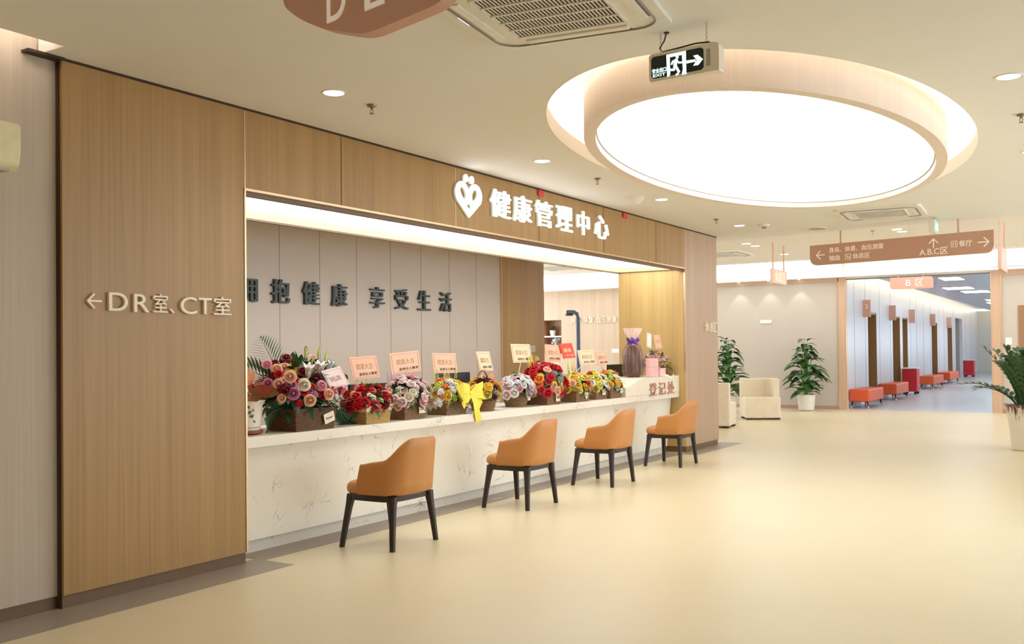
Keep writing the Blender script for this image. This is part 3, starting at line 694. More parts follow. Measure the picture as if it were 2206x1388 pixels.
for k, (x, lb) in enumerate(((24.75, 'first'), (28.5, 'second'), (32.1, 'third'), (37.0, 'fourth'), (41.9, 'fifth'))):
    y = cw(x)
    o = thing('door_sign', (x, y, 2.1), 'rose projecting door sign on the corridor wall, %s from the lobby' % lb, 'sign', 'corridor door signs')
    MB().box((x-0.03, y-0.17, 2.12), (x+0.03, y+0.002, 2.54)).build('plate', m_sign, o, bevel=0.006)
    if k == 0: put_text(MB(), '2', (x-0.031, y-0.085, 2.38), -Y, Z, 0.003, h=0.09).build('number', m_signtxt, o)

# ------------------------------------------------------------------ hanging signs
def skew_frame(y): return Vector((13.83 + 0.2153*(y+1.676), y, 0))
ds = thing('hanging_sign', (13.63, -2.44, 2.54), 'long rose direction sign with white arrows hanging over the hall', 'sign')
e1 = (skew_frame(-3.6) - skew_frame(-1.24)).normalized()
c0 = skew_frame(-2.433) + Z*2.682
PW, PH = 2.447, 0.284
def dirp(u, v, dep=0.022):
    n = e1.cross(Z); p = c0 + n*dep; d = FV + RV*((u-CX)/FPX) + UV*((CY-v)/FPX)
    return CAM + d*((p-CAM).dot(n)/d.dot(n))
put_poly(MB(), [rrect(PW, PH, 0.10, corners=(1,1,0,0))], c0 - e1.cross(Z)*0.022, e1, Z, 0.044).build('panel', m_sign, ds)
for yy in (-1.676, -3.209):
    p = skew_frame(yy); MB().tube([p+Z*2.82, p+Z*3.0], 0.012, 8).build('rod', m_sign, ds)
def dtext(s, u0, v0, u1, v1, nm='lettering'):
    """ink of s spanning from left (u0,v0) to right (u1,v1) centre points of the line"""
    a, b = dirp(u0, v0), dirp(u1, v1); b.z = a.z = (a.z+b.z)/2
    put_text(MB(), s, (a+b)/2, e1, Z, 0.004, w=(b-a).length, bold=0.004).build(nm, m_signtxt, ds)
dtext('身高、体重、血压测量', 1786, 539, 1903, 530)
dtext('抽血', 1786, 556, 1810, 555); dtext('休息区', 1837, 552, 1874, 549)
dtext('A.B.C区', 1981, 544, 2042, 539); dtext('餐厅', 2066, 525, 2094, 523)
def darrow(u0, v0, u1, v1, hu):
    a, b = dirp(u0, v0), dirp(u1, v1); t = (b-a); L = t.length; t.normalize(); s = e1.cross(Z).cross(t); mb = MB()
    for q in stroke([(0, 0), (L, 0)], 0.014) + stroke([(L-hu, hu), (L, 0), (L-hu, -hu)], 0.014): put_poly(mb, [q], a, t, s, 0.004)
    mb.build('arrow', m_signtxt, ds)
darrow(1776, 549, 1759, 551, 0.055); darrow(2011, 534, 2011, 515, 0.055); darrow(2107, 522.5, 2130, 520.5, 0.055)
for u, v, gl in ((1827, 553, 'L'), (2055.5, 526, 'II')):
    a = dirp(u, v); mb = MB()
    put_poly(mb, [rrect(0.078, 0.078, 0.01), rrect(0.066, 0.066, 0.008)], a, e1, Z, 0.004)
    if gl == 'II':
        for k in (-0.014, 0.014): put_poly(mb, [[(k-0.004, -0.022), (k+0.004, -0.022), (k+0.004, 0.022), (k-0.004, 0.022)]], a, e1, Z, 0.004)
    else:
        for q in stroke([(-0.014, 0.02), (-0.006, -0.004), (0.016, -0.004), (0.016, -0.022)], 0.008) + stroke([(-0.016, -0.006), (-0.004, -0.022)], 0.006): put_poly(mb, [q], a, e1, Z, 0.004)
    mb.build('pictogram', m_signtxt, ds)
# zone B sign in front of the corridor
bs = thing('hanging_sign', (21.95, -1.26, 2.6), 'small rose zone B sign hanging in front of the corridor entrance', 'sign')
XB = 21.95
put_poly(MB(), [rrect(0.86, 0.25, 0.07, corners=(1,0,1,0))], (XB+0.02, -1.262, 2.737), -Y, Z, 0.04).build('panel', m_sign, bs)
put_text(MB(), 'B', (XB-0.0205, -1.20, 2.74), -Y, Z, 0.004, h=0.13, w=0.1).build('lettering', m_signtxt, bs)
put_text(MB(), '区', (XB-0.0205, -1.42, 2.74), -Y, Z, 0.004, h=0.15, w=0.15).build('lettering', m_signtxt, bs)
for yy in (-1.0, -1.49): MB().tube([(XB, yy, 2.86), (XB, yy, 2.94)], 0.012, 8).build('rod', m_sign, bs)
# small two-sided signs hanging side-on
def side_sign(x0, x1, y, z0, z1, txt, label, pale):
    r = thing('hanging_sign', ((x0+x1)/2, y, z0), label, 'sign')
    mm = mat('pale_rose_sign', (232, 196, 176), 0.5) if pale else m_sign
    MB().box((x0, y-0.025, z0), (x1, y+0.025, z1)).build('panel', mm, r, bevel=0.01)
    for q in (0.12, 0.88): xx = x0+(x1-x0)*q; MB().tube([(xx, y, z1), (xx, y, ZF)], 0.014, 8).build('rod', m_sign, r)
    if txt: put_text(MB(), txt, ((x0+x1)/2, y-0.0255, (z0+z1)/2), X, Z, 0.005, w=(x1-x0)*0.75, bold=0.01).build('lettering', m_signtxt, r)
side_sign(16.5, 17.35, 0.1, 2.50, 2.75, '休息区', 'pale rose rest area sign hanging side-on beyond the wood pier', True)
side_sign(15.3, 16.2, -3.52, 2.46, 2.80, None, 'rose sign hanging side-on beside the right end of the long direction sign', False)
# large sign above the camera
bg = thing('hanging_sign', (2.6, -2.6, 2.45), 'large rose hanging sign cut off by the top edge of the view', 'sign')
pl = [at(u, v, x=2.6) for u, v in ((622, -90), (622, 2), (642, 34), (690, 60), (742, 72), (800, 76), (862, 53), (918, 30), (950, 15), (968, 0), (978, -20), (990, -100))]
raw = [(-p.y, p.z) for p in pl]; pts = [raw[0]]
for i in range(1, len(raw)-2):                      # smooth the curved lower edge
    p0, p1, p2, p3 = (Vector(raw[max(0, i-1)]), Vector(raw[i]), Vector(raw[i+1]), Vector(raw[min(len(raw)-1, i+2)]))
    for q in range(6):
        t = q/6; v = 0.5*((2*p1) + (p2-p0)*t + (2*p0-5*p1+4*p2-p3)*t*t + (3*p1-p0-3*p2+p3)*t**3); pts.append((v.x, v.y))
pts += raw[-2:]
put_poly(MB(), [pts], (2.63, 0, 0), -Y, Z, 0.06).build('panel', m_sign, bg)
for u in (700, 900): p = at(u, -80, x=2.6); MB().tube([(2.6, p.y, p.z-0.02), (2.6, p.y, ZC)], 0.012, 8).build('rod', m_sign, bg)
for chh, u, v, h in (('D', 738, 6, 0.14), ('E', 820, -22, 0.14)):
    p = at(u, v, x=2.6); put_text(MB(), chh, (2.5695, p.y, p.z), -Y + Z*0.12, Z, 0.006, w=0.085, h=h).build('lettering', m_signtxt, bg)

# ------------------------------------------------------------------ exit signs
m_case = mat('exit_case', (234, 226, 210), 0.45)
m_exg = mat('exit_screen', (16, 34, 28), 0.25)
m_exw = emat('exit_pictogram', (0.72, 1.0, 0.88), 1.6)
ex = thing('exit_sign', (4.62, -3.03, 2.74), 'lit green exit sign with running figure and arrow hanging on chains', 'exit sign')
ea = Vector((-0.06, -1, 0)).normalized(); en = ea.cross(Z)
exo = Vector((4.64, -2.828, 2.757))
bw, bh, bd = 0.385, 0.145, 0.06
b = MB(); put_poly(b, [[(0, 0.012), (0.012, 0), (bw, 0), (bw, bh-0.012), (bw-0.03, bh), (0.014, bh), (0, bh-0.012)]], exo - en*0.06, ea, Z, 0.06); b.build('case', m_case, ex, bevel=0.006)
sw, shh = 0.29, 0.112; so = exo + ea*0.014 + Z*0.016 + en*0.0005
k = 0.012
put_poly(MB(), [[(k, 0), (sw-k, 0), (sw, k), (sw, shh-k), (sw-k, shh), (k, shh), (0, shh-k), (0, k)]], so, ea, Z, 0.002).build('screen', m_exg, ex)
def uv(px, py):
    u = (px-465)/905.0; top = 640-190*u - 0; bot = 1000-220*u; return (u*sw, (bot-py)/(bot-top)*shh)
pic = []
pic += [[uv(738, 592), uv(1075, 517), uv(1078, 870), uv(1003, 886), uv(1022, 800), uv(1008, 582), uv(796, 628), uv(800, 905), uv(775, 935), uv(748, 940)]]
pm = MB()
for q in pic: put_poly(pm, [q], so + en*0.002, ea, Z, 0.002)
hx, hy = uv(925, 622); put_poly(pm, [circ(hx, hy, 0.0082)], so + en*0.002, ea, Z, 0.002)
for path, w in (([(905, 672), (893, 720), (888, 765)], 0.019), ([(900, 672), (848, 692), (828, 738)], 0.0085), ([(915, 675), (955, 706), (1005, 700)], 0.0085), ([(885, 760), (868, 822), (800, 830)], 0.0115), ([(900, 765), (925, 805), (952, 852)], 0.0125), ([(905, 898), (942, 872)], 0.008)):
    for q in stroke([uv(*p) for p in path], w): put_poly(pm, [q], so + en*0.0022, ea, Z, 0.002)
for q in ([uv(1085, 668), uv(1240, 640), uv(1240, 675), uv(1085, 712)], [uv(1200, 590), uv(1275, 570), uv(1362, 630), uv(1285, 722), uv(1200, 740), uv(1262, 650)]): put_poly(pm, [q], so + en*0.0022, ea, Z, 0.002)
pm.build('pictogram', m_exw, ex)
tm = MB(); a0, b0 = uv(485, 860), uv(732, 808)
put_text(tm, '安全出口', so + ea*((a0[0]+b0[0])/2) + Z*0.0375 + en*0.0022, ea, Z, 0.002, w=b0[0]-a0[0], h=0.0245, bold=0.012)
put_text(tm, 'EXIT', so + ea*((a0[0]+b0[0])/2) + Z*0.0135 + en*0.0022, ea, Z, 0.002, w=b0[0]-a0[0]-0.008, h=0.015, bold=0.008)
tm.build('lettering', m_exw, ex)
MB().add([*(exo + ea*(0.318+a) + Z*(0.03+c) + en*0.001 for a, c in ((0, 0), (0.022, 0), (0.022, 0.085), (0, 0.085)))], [(0, 1, 2, 3)]).build('indicator_strip', mat('grey_strip', (168, 168, 160), 0.5), ex, solid=0.001)
for p in (at(1423, 72.4, z=3.0), at(1521.6, 46, z=3.0)):
    zz = exo.z + bh; mb = MB(); n = 7
    for i in range(n):
        za, zc = zz + (3.0-zz)*i/n, zz + (3.0-zz)*(i+1)/n; q = [(math.cos(t)*0.005, math.sin(t)*(zc-za)*0.6) for t in [2*PI*j/8 for j in range(9)]]
        ax = X if i % 2 else Y
        mb.tube([Vector((p.x, p.y, (za+zc)/2)) + ax*u_ + Z*v_ for u_, v_ in q], 0.0011, 4)
    mb.build('chain', m_metal, ex)
pc = at(1436, 70, z=3.0)
mb = MB().tube([(pc.x, pc.y, 3.0), (pc.x, pc.y+0.012, 2.96), (pc.x-0.01, pc.y+0.035, 2.92), (4.65, -2.9, 2.907), (4.65, -2.98, 2.912), (4.65, -3.08, 2.92), (4.65, -3.15, 2.915), (4.65, -3.17, 2.9)], 0.004, 6)
mb.lathe([(0.014, -0.006), (0.014, 0)], (pc.x, pc.y, 3.0), 12); mb.build('cable', m_black, ex)
e2 = thing('exit_sign', (13.1, -2.92, 2.8), 'small lit green exit sign near the edge of the ceiling above the long direction sign', 'exit sign')
MB().box((13.02, -3.0, 2.80), (13.32, -2.93, 2.965)).build('case', m_case, e2, bevel=0.01)
e2a = mat('exit_green', (40, 150, 110), 0.4, emit=(0.2, 0.9, 0.6), es=0.6)
MB().box((13.04, -3.002, 2.815), (13.30, -2.9995, 2.95)).build('screen', e2a, e2)
pm = MB(); put_text(pm, '出口', (13.17, -3.003, 2.88), X, Z, 0.002, w=0.2, h=0.1, bold=0.02); pm.build('pictogram', m_exw, e2)
MB().tube([(13.17, -2.965, 2.965), (13.17, -2.965, 3.0)], 0.006, 6).build('hanger', m_metal, e2)

# ------------------------------------------------------------------ ceiling air-conditioner cassettes
def cassette(cx, cy, z, rot, label, S=0.95):
    r = thing('ceiling_cassette', (0, 0, 0), label, 'air conditioner')
    h = S/2
    put_poly(MB(), [rrect(S, S, 0.05)], (0, 0, -0.022), X, Y, 0.044).build('frame', m_plastic, r, bevel=0.012)
    put_poly(MB(), [rrect(S-0.10, S-0.10, 0.12), rrect(S-0.115, S-0.115, 0.115)], (0, 0, -0.03), X, Y, 0.02).build('seam', mat('grey_seam', (150, 146, 138), 0.5), r)
    for k in range(4):
        M_ = Matrix.Rotation(k*PI/2, 4, 'Z'); m_ = MB().box((-0.27, h-0.125, -0.031), (0.27, h-0.075, -0.021), M_); m_.build('louvre', m_plastic, r, bevel=0.004)
        MB().box((-0.275, h-0.072, -0.0235), (0.275, h-0.066, -0.0215), M_).build('air_slot', m_black, r)
    g = 0.285
    gr = MB().box((-g, -g, -0.024), (g, g, -0.0215)).build('grille_backing', mat('grille_dark', (52, 46, 42), 0.7), r)
    sl = MB()
    for i in range(30): y = -g + 2*g*(i+0.5)/30; sl.box((-g, y-0.0036, -0.027), (g, y+0.0036, -0.0242))
    for x in (-g, -0.17, -0.055, 0.055, 0.17, g): sl.box((x-0.006, -g, -0.032), (x+0.006, g, -0.024))
    sl.box((-g, -g-0.008, -0.032), (g, -g+0.004, -0.022)).box((-g, g-0.004, -0.032), (g, g+0.008, -0.022)).build('grille', m_plastic, r)
    MB().box((-0.1, h-0.055, -0.026), (0.02, h-0.04, -0.0215)).build('display', mat('led_display', (200, 210, 230), 0.3, emit=(0.8, 0.9, 1.0), es=1.2), r)
    r.location = (cx, cy, z); r.rotation_euler = (0, 0, rot); return r
cassette(3.97, -2.62, 2.9985, math.radians(8), 'square white air conditioning cassette at the top edge beside the large hanging sign')
cassette(12.22, -2.52, 2.9985, math.radians(4), 'white air conditioning cassette in the ceiling between the oval light and the direction sign')
cassette(17.9, 1.45, ZF-0.0015, 0, 'white air conditioning cassette in the rest area ceiling beside the wood pier')
cassette(18.6, -4.2, ZF-0.0015, 0, 'white air conditioning cassette in the rest area ceiling at the right edge')
cassette(18.6, 5.4, ZF-0.0015, 0, 'white air conditioning cassette in the rest area ceiling seen through the counter opening')

# ------------------------------------------------------------------ downlights, sprinklers, detectors
def downlight(x, y, z, label, r_=0.075, spot=True):
    o = thing('downlight', (x, y, z), label, 'downlight', 'recessed round downlights')
    MB().lathe([(r_*0.82, -0.001), (r_, -0.006), (r_*1.08, -0.004), (r_*1.1, 0)], (x, y, z), 28, cap=False).build('trim_ring', m_plastic, o, smooth=40)
    MB().lathe([(r_*0.84, -0.0035), (0.001, -0.004)], (x, y, z), 24, cap=True).build('lens', m_down, o)
    if spot:
        ld = bpy.data.lights.new('lamp', 'SPOT'); ld.energy = E_SPOT; ld.spot_size = math.radians(125); ld.spot_blend = 0.9; ld.color = NEUT; ld.shadow_soft_size = 0.06
        lo = bpy.data.objects.new('lamp', ld); COL.objects.link(lo); lo.parent = o; lo.location = (0, 0, -0.02)
DL = [(4.561, -0.737, 'above the left wood panel'), (7.19, -0.724, 'above the heart emblem'), (9.776, -0.726, 'above the last lit character'), (12.44, -0.70, 'near the smoke detector before the ceiling edge'),
      (6.546, -4.342, 'at the right edge of the view, nearest'), (9.18, -4.30, 'at the right edge of the view beyond the oval light'), (1.95, -0.74, None), (3.93, -4.34, None), (11.8, -4.3, None), (1.3, -4.34, None), (-0.7, -0.74, None)]
for x, y, lb in DL: 
    if lb: downlight(x, y, ZC, 'round recessed downlight ' + lb)
    else: downlight(x, y, ZC, 'round recessed downlight further along the hall ceiling, out of view')
for u, v, lb in ((1608, 525, 'left of a close pair beyond the wood pier'), (1627, 530, 'right of a close pair beyond the wood pier'), (1690, 548, 'beyond the pale rest area sign'), (1932, 494, 'left of a close pair above the direction sign'), (1943, 499, 'right of a close pair above the direction sign')):
    p = at(u, v, z=ZF); downlight(p.x, p.y, ZF, 'round recessed downlight ' + lb, 0.085)
def sprinkler(x, y, z, label):
    o = thing('sprinkler', (x, y, z), label, 'sprinkler', 'ceiling sprinklers')
    MB().lathe([(0.034, 0), (0.03, -0.012), (0.012, -0.016)], (x, y, z), 18).build('rosette', m_brz, o, smooth=40)
    mb = MB().tube([(x, y, z-0.014), (x, y, z-0.03)], 0.009, 8)
    for s in (-1, 1): mb.tube([(x, y+s*0.006, z-0.028), (x, y+s*0.011, z-0.042), (x, y+s*0.002, z-0.056)], 0.003, 6)
    mb.build('frame', m_brz, o); MB().lathe([(0.016, -0.06), (0.017, -0.057)], (x, y, z), 14).build('deflector', m_brz, o)
m_brz = mat('sprinkler_metal', (150, 134, 112), 0.35, metal=0.6)
sprinkler(4.922, -0.741, ZC, 'ceiling sprinkler beside the nearest downlight'); sprinkler(8.208, -0.741, ZC, 'ceiling sprinkler above the lit header sign')
sprinkler(11.644, -0.67, ZC, 'ceiling sprinkler above the wood pier'); sprinkler(7.659, -4.331, ZC, 'ceiling sprinkler at the right edge of the view')
p = at(1880, 497, z=ZF); sprinkler(p.x, p.y, ZF, 'ceiling sprinkler above the middle of the direction sign')
o = thing('smoke_detector', (9.45, -0.55, ZC), 'cream cone shaped detector on the ceiling by the lit header sign', 'smoke detector')
MB().lathe([(0.11, 0), (0.105, -0.02), (0.06, -0.075), (0.05, -0.08)], (9.45, -0.55, ZC), 28).build('housing', m_plastic, o, smooth=40)
o = thing('smoke_detector', (12.54, -1.0, ZC), 'round smoke detector with grey slots near the ceiling edge', 'smoke detector')
MB().lathe([(0.075, 0), (0.07, -0.022), (0.045, -0.03)], (12.54, -1.0, ZC), 24).build('base', m_plastic, o, smooth=40); MB().lathe([(0.036, -0.03), (0.03, -0.052)], (12.54, -1.0, ZC), 20).build('sensor', mat('sensor_grey', (150, 142, 128), 0.5), o)
o = thing('ceiling_speaker', (13.35, -1.48, ZC), 'flat round ceiling speaker near the ceiling edge', 'speaker')
MB().lathe([(0.13, 0), (0.125, -0.01), (0.11, -0.012)], (13.35, -1.48, ZC), 28).build('frame', m_plastic, o); MB().lathe([(0.108, -0.0125), (0.001, -0.013)], (13.35, -1.48, ZC), 28).build('grille', mat('speaker_grille', (176, 166, 150), 0.6), o)
for x, nm in ((8.40, 'left'), (10.38, 'right')):
    o = MB().box((x-0.05, -0.016, 2.925), (x+0.05, -0.0045, 2.982)).build('alarm_tag', mat('alarm_red', (216, 44, 52), 0.5), None)
    tag(o, 'small red tag on the header top edge, %s of two' % nm, 'tag')
# wall-mounted air conditioner at the left edge
o = thing('wall_air_conditioner', (2.4, 0.05, 2.3), 'cream wall mounted air conditioner cut by the left edge of the view', 'air conditioner')
MB().prism([(0.05, 2.335), (-0.12, 2.305), (-0.16, 2.335), (-0.175, 2.40), (-0.175, 2.53), (-0.165, 2.55), (0.05, 2.555)], (1.95, 0, 0), Y, Z, X, 0.912).build('body', m_cream, o, bevel=0.012)
MB().box((2.0, -0.14, 2.306), (2.82, -0.02, 2.318)).build('air_flap', mat('grey_flap', (176, 170, 150), 0.5), o)
# plates on walls
o = thing('wall_switch', (FX, 1.94, 2.0), 'small white plate on the far beige wall above the plant', 'plate'); MB().box((FX-0.015, 1.81, 1.955), (FX, 2.08, 2.035)).build('plate', m_plastic, o, bevel=0.004)
o = thing('wall_switch', (12.1, YB-0.02, 1.3), 'pale double switch plate on the wood section behind the tall cards', 'switch')
a = at(1142, 752, y=YB-0.02); MB().box((a.x-0.12, YB-0.03, a.z-0.05), (a.x+0.14, YB-0.0205, a.z+0.05)).build('plate', m_panel, o, bevel=0.004)
o = thing('wall_switch', (FX, 5.78, 1.2), 'white switch plate on the far wood wall beside the yellow jamb', 'switch')
a = at(1326, 756, x=FX); MB().box((FX-0.012, a.y-0.1, a.z-0.05), (FX, a.y+0.1, a.z+0.05)).build('plate', m_plastic, o, bevel=0.004)
o = thing('notice_plate', (FX, -3.05, 1.9), 'small white notice on the right beige wall', 'notice')
a = at(2173, 736, x=FX); MB().box((FX-0.008, a.y-0.06, a.z-0.06), (FX-0.0005, a.y+0.06, a.z+0.08)).build('plate', mat('notice_white', (236, 232, 226), 0.5), o)
a = at(2194, 690, x=FX); struct('door_6', MB().box((FX-0.02, -4.3, 0.0), (FX-0.0005, a.y, 2.2)), mat('brown_door', (150, 112, 80), 0.5))
# scanner post with bent head in the rest area
o = thing('scanner_post', (19.0, 5.17, 0), 'dark upright scanner post with a bent arm head beyond the counter opening', 'scanner')
m_post = mat('slate_post', (74, 84, 104), 0.4)
MB().tube([(19.0, 5.17, 0.03), (19.0, 5.17, 2.1), (19.0, 5.19, 2.18), (19.0, 5.26, 2.225), (19.0, 5.44, 2.235)], 0.045, 10).build('post', m_post, o, smooth=40)
MB().lathe([(0.22, 0), (0.22, 0.02), (0.06, 0.04)], (19.0, 5.17, 0), 24).build('base', m_post, o, smooth=40)
MB().box((18.93, 5.32, 2.15), (19.07, 5.45, 2.19)).build('sensor_head', m_black, o, bevel=0.01)
# things on the far shelf
o = thing('potted_plant', (FX+0.17, 7.70, 1.766), 'small trailing green plant in a white pot on the wall shelf', 'potted plant')
MB().lathe([(0.06, 0), (0.085, 0.15), (0.075, 0.15)], (FX+0.17, 7.70, 1.766), 18).build('pot', m_plastic, o, smooth=40)
lf = MB(); rnd = random.Random(2)
for i in range(34): a = i*2.4; lf.leaf((FX+0.17, 7.70, 1.90+0.1*rnd.random()), (math.cos(a), math.sin(a), rnd.uniform(0.1, 1.2)), Z, rnd.uniform(0.10, 0.16), 0.06, 0.7, 0.2, 4)
lf.build('foliage', m_leaf, o, smooth=60)
o = thing('vase_ornament', (FX+0.15, 7.60, 1.301), 'pale blue ornament on the lower wall shelf', 'ornament')
MB().lathe([(0.04, 0), (0.07, 0.08), (0.04, 0.2), (0.03, 0.24), (0.05, 0.27)], (FX+0.15, 7.60, 1.301), 18).build('vase', mat('pale_blue_glaze', (186, 198, 214), 0.3), o, smooth=50)
lf = MB()
for i in range(20): a = i*2.4; lf.sphere((FX+0.15+0.07*math.cos(a)*rnd.random(), 7.60+0.13*math.sin(a)*rnd.random(), 1.57+0.12*rnd.random()), 0.035, 8, 5)
lf.build('blossom', mat('grey_white_blossom', (206, 210, 222), 0.6), o, smooth=60)

for u, lb in ((1591, 'left'), (1655, 'middle'), (1721, 'right')):
    p = at(u, 604, x=FX-0.14)
    o = thing('downlight', (FX-0.14, p.y, 2.93), 'tiny spotlight under the white ledge over the beige wall, %s of three' % lb, 'downlight', 'ledge spotlights')
    MB().lathe([(0.045, 0), (0.045, -0.008), (0.03, -0.008)], (FX-0.14, p.y, 2.93), 16).build('trim_ring', m_plastic, o)
    MB().lathe([(0.03, -0.009), (0.001, -0.0095)], (FX-0.14, p.y, 2.93), 14).build('lens', m_down, o)
    ld = bpy.data.lights.new('lamp', 'SPOT'); ld.energy = 7; ld.spot_size = math.radians(72); ld.spot_blend = 0.35; ld.shadow_soft_size = 0.02; ld.color = NEUT
    lo = bpy.data.objects.new('lamp', ld); COL.objects.link(lo); lo.parent = o; lo.location = (-0.04, 0, -0.02)
# ------------------------------------------------------------------ flowers on the counter
PAL = {'red': (202, 22, 36), 'dark_red': (132, 16, 34), 'pink': (238, 158, 178), 'pale_pink': (248, 212, 212), 'peach': (252, 188, 156), 'mauve': (200, 124, 164),
       'cream': (246, 230, 206), 'white': (244, 240, 232), 'orange': (240, 140, 52), 'yellow': (246, 196, 60), 'lemon': (238, 222, 96), 'burgundy': (92, 22, 34),
       'lilac': (206, 170, 206), 'lime': (196, 208, 110), 'coral': (232, 96, 70), 'rose_red': (206, 50, 70), 'blue_grey': (150, 164, 160), 'green': (92, 142, 66)}
def pm_(c): return mat('petal_' + c, PAL[c], 0.55, noise=(40, 0.12, (1, 1, 1)))
def g_rose(mb):
    rnd = random.Random(1)
    mb.lathe([(0.12, 0.1), (0.2, 0.5), (0.17, 0.92), (0.03, 0.98)], (0, 0, 0), 7)
    for n, rb, rm, rt, h, ph, curl in ((3, 0.15, 0.30, 0.27, 1.0, 0.2, -0.04), (3, 0.2, 0.44, 0.42, 0.97, 1.3, 0.02), (4, 0.25, 0.62, 0.60, 0.90, 0.5, 0.07), (5, 0.25, 0.80, 0.80, 0.74, 0.1, 0.14), (5, 0.2, 0.86, 0.98, 0.48, 0.7, 0.2)):
        for k in range(n):
            a0 = ph + 2*PI*k/n + rnd.uniform(-0.15, 0.15); half = 1.3*PI/n; vs = []; hk = h*rnd.uniform(0.93, 1.04); off = rnd.uniform(-0.04, 0.05)
            for i, (r, z) in enumerate(((rb, 0), (rm, hk*0.55), (rt+off, hk*0.95), (rt+off+curl, hk*(1.0 if curl < 0.1 else 0.93)))):
                for j in range(5):
                    u = j/2-1; a = a0 + half*u*(0.7 if i == 0 else 1.0 if i < 3 else 0.8); rr = r*(1 - 0.07*abs(u))
                    vs.append((rr*math.cos(a), rr*math.sin(a), z - (0.10*u*u*hk if i >= 2 else 0)))
            mb.add(vs, [(5*i+j, 5*i+j+1, 5*i+j+6, 5*i+j+5) for i in range(3) for j in range(4)])
def g_daisy(mb, n=18):
    for lay, (L, tz) in enumerate(((1.0, 0.12), (0.8, 0.34))):
        for k in range(n):
            a = 2*PI*(k+0.5*lay)/n; mb.leaf((0.22*math.cos(a), 0.22*math.sin(a), 0.1), (math.cos(a), math.sin(a), tz), Z, L-0.22, 0.26, 0.1, 0.15, 3, 0.8)
def g_lily(mb):
    for k in range(6):
        a = 2*PI*k/6; d = Vector((math.cos(a), math.sin(a), 0)); vs = []; s = Vector((-math.sin(a), math.cos(a), 0)); fs = []
        for i in range(7):
            t = i/6; r = 0.08 + 0.62*t**2.4; z = 1.75*t*(1-0.16*t*t); w = 0.30*math.sin(PI*min(0.97, 0.12+0.86*t))**0.8
            c = d*r + Z*z; vs += [c - s*w + Z*0.05, c, c + s*w + Z*0.05]
        for i in range(6): q = 3*i; fs += [(q, q+1, q+4, q+3), (q+1, q+2, q+5, q+4)]
        mb.add(vs, fs)
def g_bud(mb): mb.lathe([(0.06, 0), (0.2, 0.3), (0.22, 0.8), (0.13, 1.5), (0.02, 1.9)], (0, 0, 0), 8)
def g_carn(mb):
    rnd = random.Random(5); mb.sphere((0, 0, 0.35), 0.55, 8, 6)
    for k in range(30):
        a = k*2.39996; e = math.acos(1 - 1.3*(k+0.5)/30); n = Vector((math.sin(e)*math.cos(a), math.sin(e)*math.sin(a), math.cos(e)))
        s = n.orthogonal().normalized(); s = Matrix.Rotation(rnd.random()*6, 3, n) @ s; c = n*0.5 + Vector((0, 0, 0.35)); t = n.cross(s)
        mb.add([c - s*0.2, c + s*0.2, c + s*0.3 + n*0.42 + t*0.1, c + n*0.5 - t*0.06, c - s*0.3 + n*0.42 + t*0.1], [(0, 1, 2, 3, 4)])
def g_filler(mb):
    rnd = random.Random(6)
    for k in range(16):
        a = k*2.39996; r = 0.9*math.sqrt((k+0.5)/16); mb.sphere((r*math.cos(a), r*math.sin(a), 0.7 - 0.5*r*r + rnd.uniform(-0.12, 0.12)), 0.2, 6, 4)
def g_spray(mb):
    rnd = random.Random(7)
    for k in range(22):
        t = k/22; a = k*2.4; r = 0.32*(1-0.6*t); mb.sphere((r*math.cos(a), r*math.sin(a), 0.2 + 2.6*t), 0.17*(1-0.4*t), 6, 4)
GEN = {'rose': g_rose, 'daisy': g_daisy, 'lily': g_lily, 'bud': g_bud, 'carnation': g_carn, 'filler_bloom': g_filler, 'flower_spray': g_spray}
_bm = {}
def bloom(root, kind, col, pos, nrm, size, spin=0.0):
    key = (kind, col)
    if key not in _bm:
        mb = MB(); GEN[kind](mb); me = mb.mesh(kind, smooth=60); me.materials.append(pm_(col)); _bm[key] = me
    o = bpy.data.objects.new(kind, _bm[key]); COL.objects.link(o); o.parent = root
    q = Vector(nrm).normalized().to_track_quat('Z', 'Y')
    o.location = Vector(pos) - root.location - Vector(nrm).normalized()*size*0.5; o.rotation_euler = (q.to_matrix() @ Matrix.Rotation(spin, 3, 'Z')).to_euler(); o.scale = (size,)*3
    o['label'] = col.replace('_', ' ') + ' ' + kind.replace('_', ' ')
    if kind == 'daisy':
        if 'disc' not in _bm: mb = MB(); mb.sphere((0, 0, 0.16), 0.28, 10, 6, (1, 1, 0.6)); me = mb.mesh('centre', smooth=60); me.materials.append(mat('daisy_centre', (110, 66, 30), 0.8)); _bm['disc'] = me
        c = bpy.data.objects.new('centre', _bm['disc']); COL.objects.link(c); c.parent = o
    return o
def rect_basket(root, cx, y0, z0, w, d, h, m, flare=1.1, rim=True):
    B = MB(); cy = y0 + d/2
    def ring(s, z): return [(cx+a*w/2*s, cy+b*d/2*s, z) for a, b in ((-1,-1),(1,-1),(1,1),(-1,1))]
    B.loft([ring(1, z0), ring(flare, z0+h), ring(flare*0.93, z0+h), ring(0.93, z0+0.012)], cap=False); B.add(ring(0.97, z0+0.005), [(0, 1, 2, 3)])
    o = B.build('basket', m, root, bevel=0.008)
    if rim:
        r = MB(); p = [Vector(v) for v in ring(flare, z0+h)]; r.tube([p[0], p[1], p[2], p[3], p[0]], 0.009, 6); r.build('basket_rim', m, o)
    return o
def round_basket(root, cx, y0, z0, r, h, m):
    B = MB().lathe([(r*0.8, 0), (r*0.95, h*0.3), (r*1.02, h*0.6), (r*0.96, h), (r*0.88, h), (r*0.9, h*0.3), (r*0.7, 0.01)], (cx, y0+r, z0), 28)
    return B.build('basket', m, root, smooth=40)
